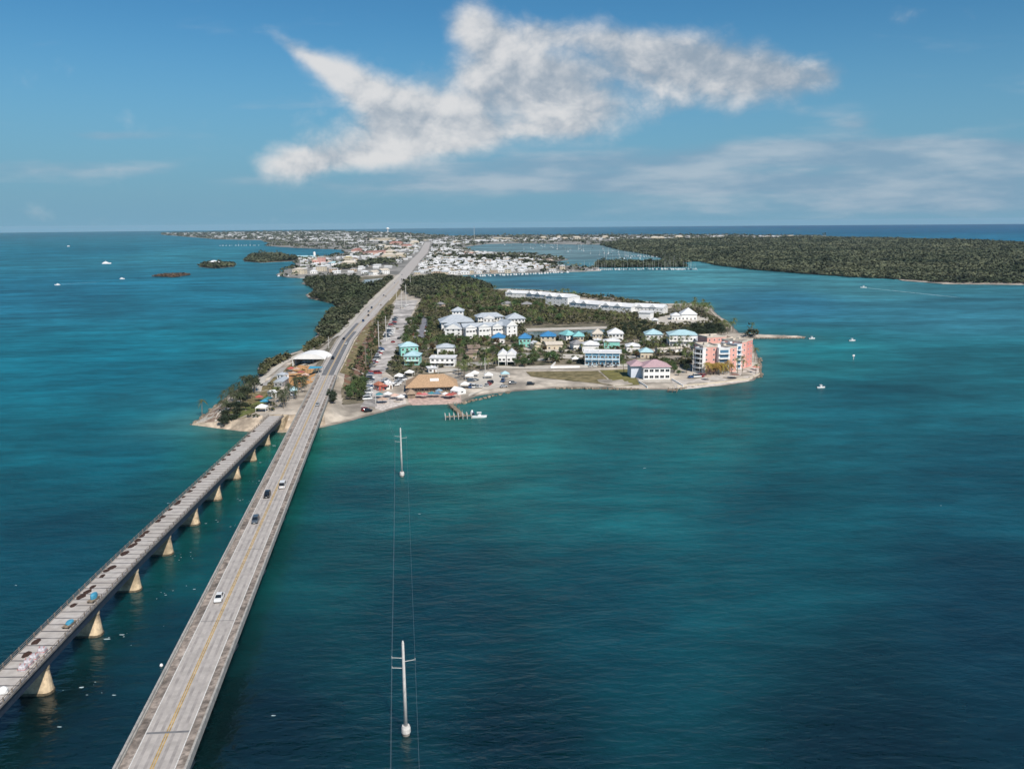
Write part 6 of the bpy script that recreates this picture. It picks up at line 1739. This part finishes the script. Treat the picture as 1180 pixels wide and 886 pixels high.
canopy('shrubbery', 'low bushes dotted over the sandy ground by the bridge heads', EMB, 5, 1.6, 2.0, L_SHRUB, 18, None, 0, lambda P_: (nr.random(len(P_)) < .16) & clear(P_) & (sdist(P_, EMB) > 7) & (np.abs(P_[:, 0] - nb_x(P_[:, 1])) > 8))
canopy('shrubbery', 'low green shrubs between the long white resort and the bay', W([(586, 334.6), (620, 336), (655, 339.2), (700, 344.2), (740, 348.8), (768, 352), (768, 355), (740, 352.5), (700, 347), (655, 341.5), (610, 338), (586, 336)], 1.4), 6, 3.2, 3.2, L_SHRUB, 18, 1.2, 0, lambda P_: np.all([(P_[:, 0] - a) ** 2 + (P_[:, 1] - c) ** 2 > (q_ - 2) ** 2 for a, c, q_ in FOOT], 0))
# shore rocks
m = MB()
for (a, c, n) in [((640, 447.2), (735, 448.5), 90), ((780, 448.5), (876, 434), 130), ((876, 434), (876, 412), 40), ((860, 390), (927, 389.6), 90), ((527, 466), (590, 451), 40), ((222, 488.5), (250, 468), 40), ((250, 468), (297, 436), 60), ((880, 386.4), (925, 388), 40)]:
    for i in range(n):
        f = (i + rnd.random()) / n; x, y = at(a[0] + (c[0] - a[0]) * f, a[1] + (c[1] - a[1]) * f, .2)
        s_ = rnd.uniform(.4, 1.1); lumpy(m, x + rnd.uniform(-1, 1), y + rnd.uniform(-1, 1.5), -.4, s_, s_ * .8, s_ * .9 + .4, 0, 6, i)
tag(m.build('shore_rocks', ROCK), 'brown rocks lining the shore of the island', kind='stuff')
# foam flecks downstream of the old piers
m = MB()
for k in range(9):
    y0 = 154.3 + 24 * k; x0 = ob_x(y0) + 4
    for i in range(7):
        x, y = x0 + abs(rnd.gauss(0, 7)), y0 + rnd.gauss(-1.5, 2.2); s_ = rnd.uniform(.06, .20) * (1.8 if rnd.random() < .08 else 1); n = 6; e = rnd.uniform(1.2, 3.2)
        m.add([(x + math.cos(j * 1.047) * s_ * e * rnd.uniform(.6, 1.1), y + math.sin(j * 1.047) * s_ * rnd.uniform(.6, 1.1), .05) for j in range(n)], [tuple(range(n))])
for i in range(12):
    r_ = rnd.uniform(110, 420); a_ = rnd.uniform(-.62, .55); x, y = r_ * math.sin(a_), r_ * math.cos(a_); s_ = rnd.uniform(.08, .22); e = rnd.uniform(1.5, 4)
    if gz(x, y) < -1: m.add([(x + math.cos(j * 1.047) * s_ * e * rnd.uniform(.6, 1.1), y + math.sin(j * 1.047) * s_ * rnd.uniform(.6, 1.1), .05) for j in range(6)], [tuple(range(6))])
tag(m.build('sea_foam', FOAM), 'white foam flecks trailing from the old bridge piers', kind='stuff')
# ------------------------------------------------------------------ sea air
hz = bpy.data.materials.new('haze_air'); hz.use_nodes = True; hz.node_tree.nodes.clear()
ho = hz.node_tree.nodes.new('ShaderNodeOutputMaterial'); hv = hz.node_tree.nodes.new('ShaderNodeVolumePrincipled')
hv.inputs['Color'].default_value = (.62, .80, .95, 1); hv.inputs['Density'].default_value = 1.7e-5; hv.inputs['Anisotropy'].default_value = 0.0
hz.node_tree.links.new(hv.outputs[0], ho.inputs['Volume'])
m = MB(); m.box(-18600, 18600, -18600, 18600, -4.5, 112)
tag(m.build('haze', hz), 'thin pale sea haze', kind='stuff')
#@@END@@
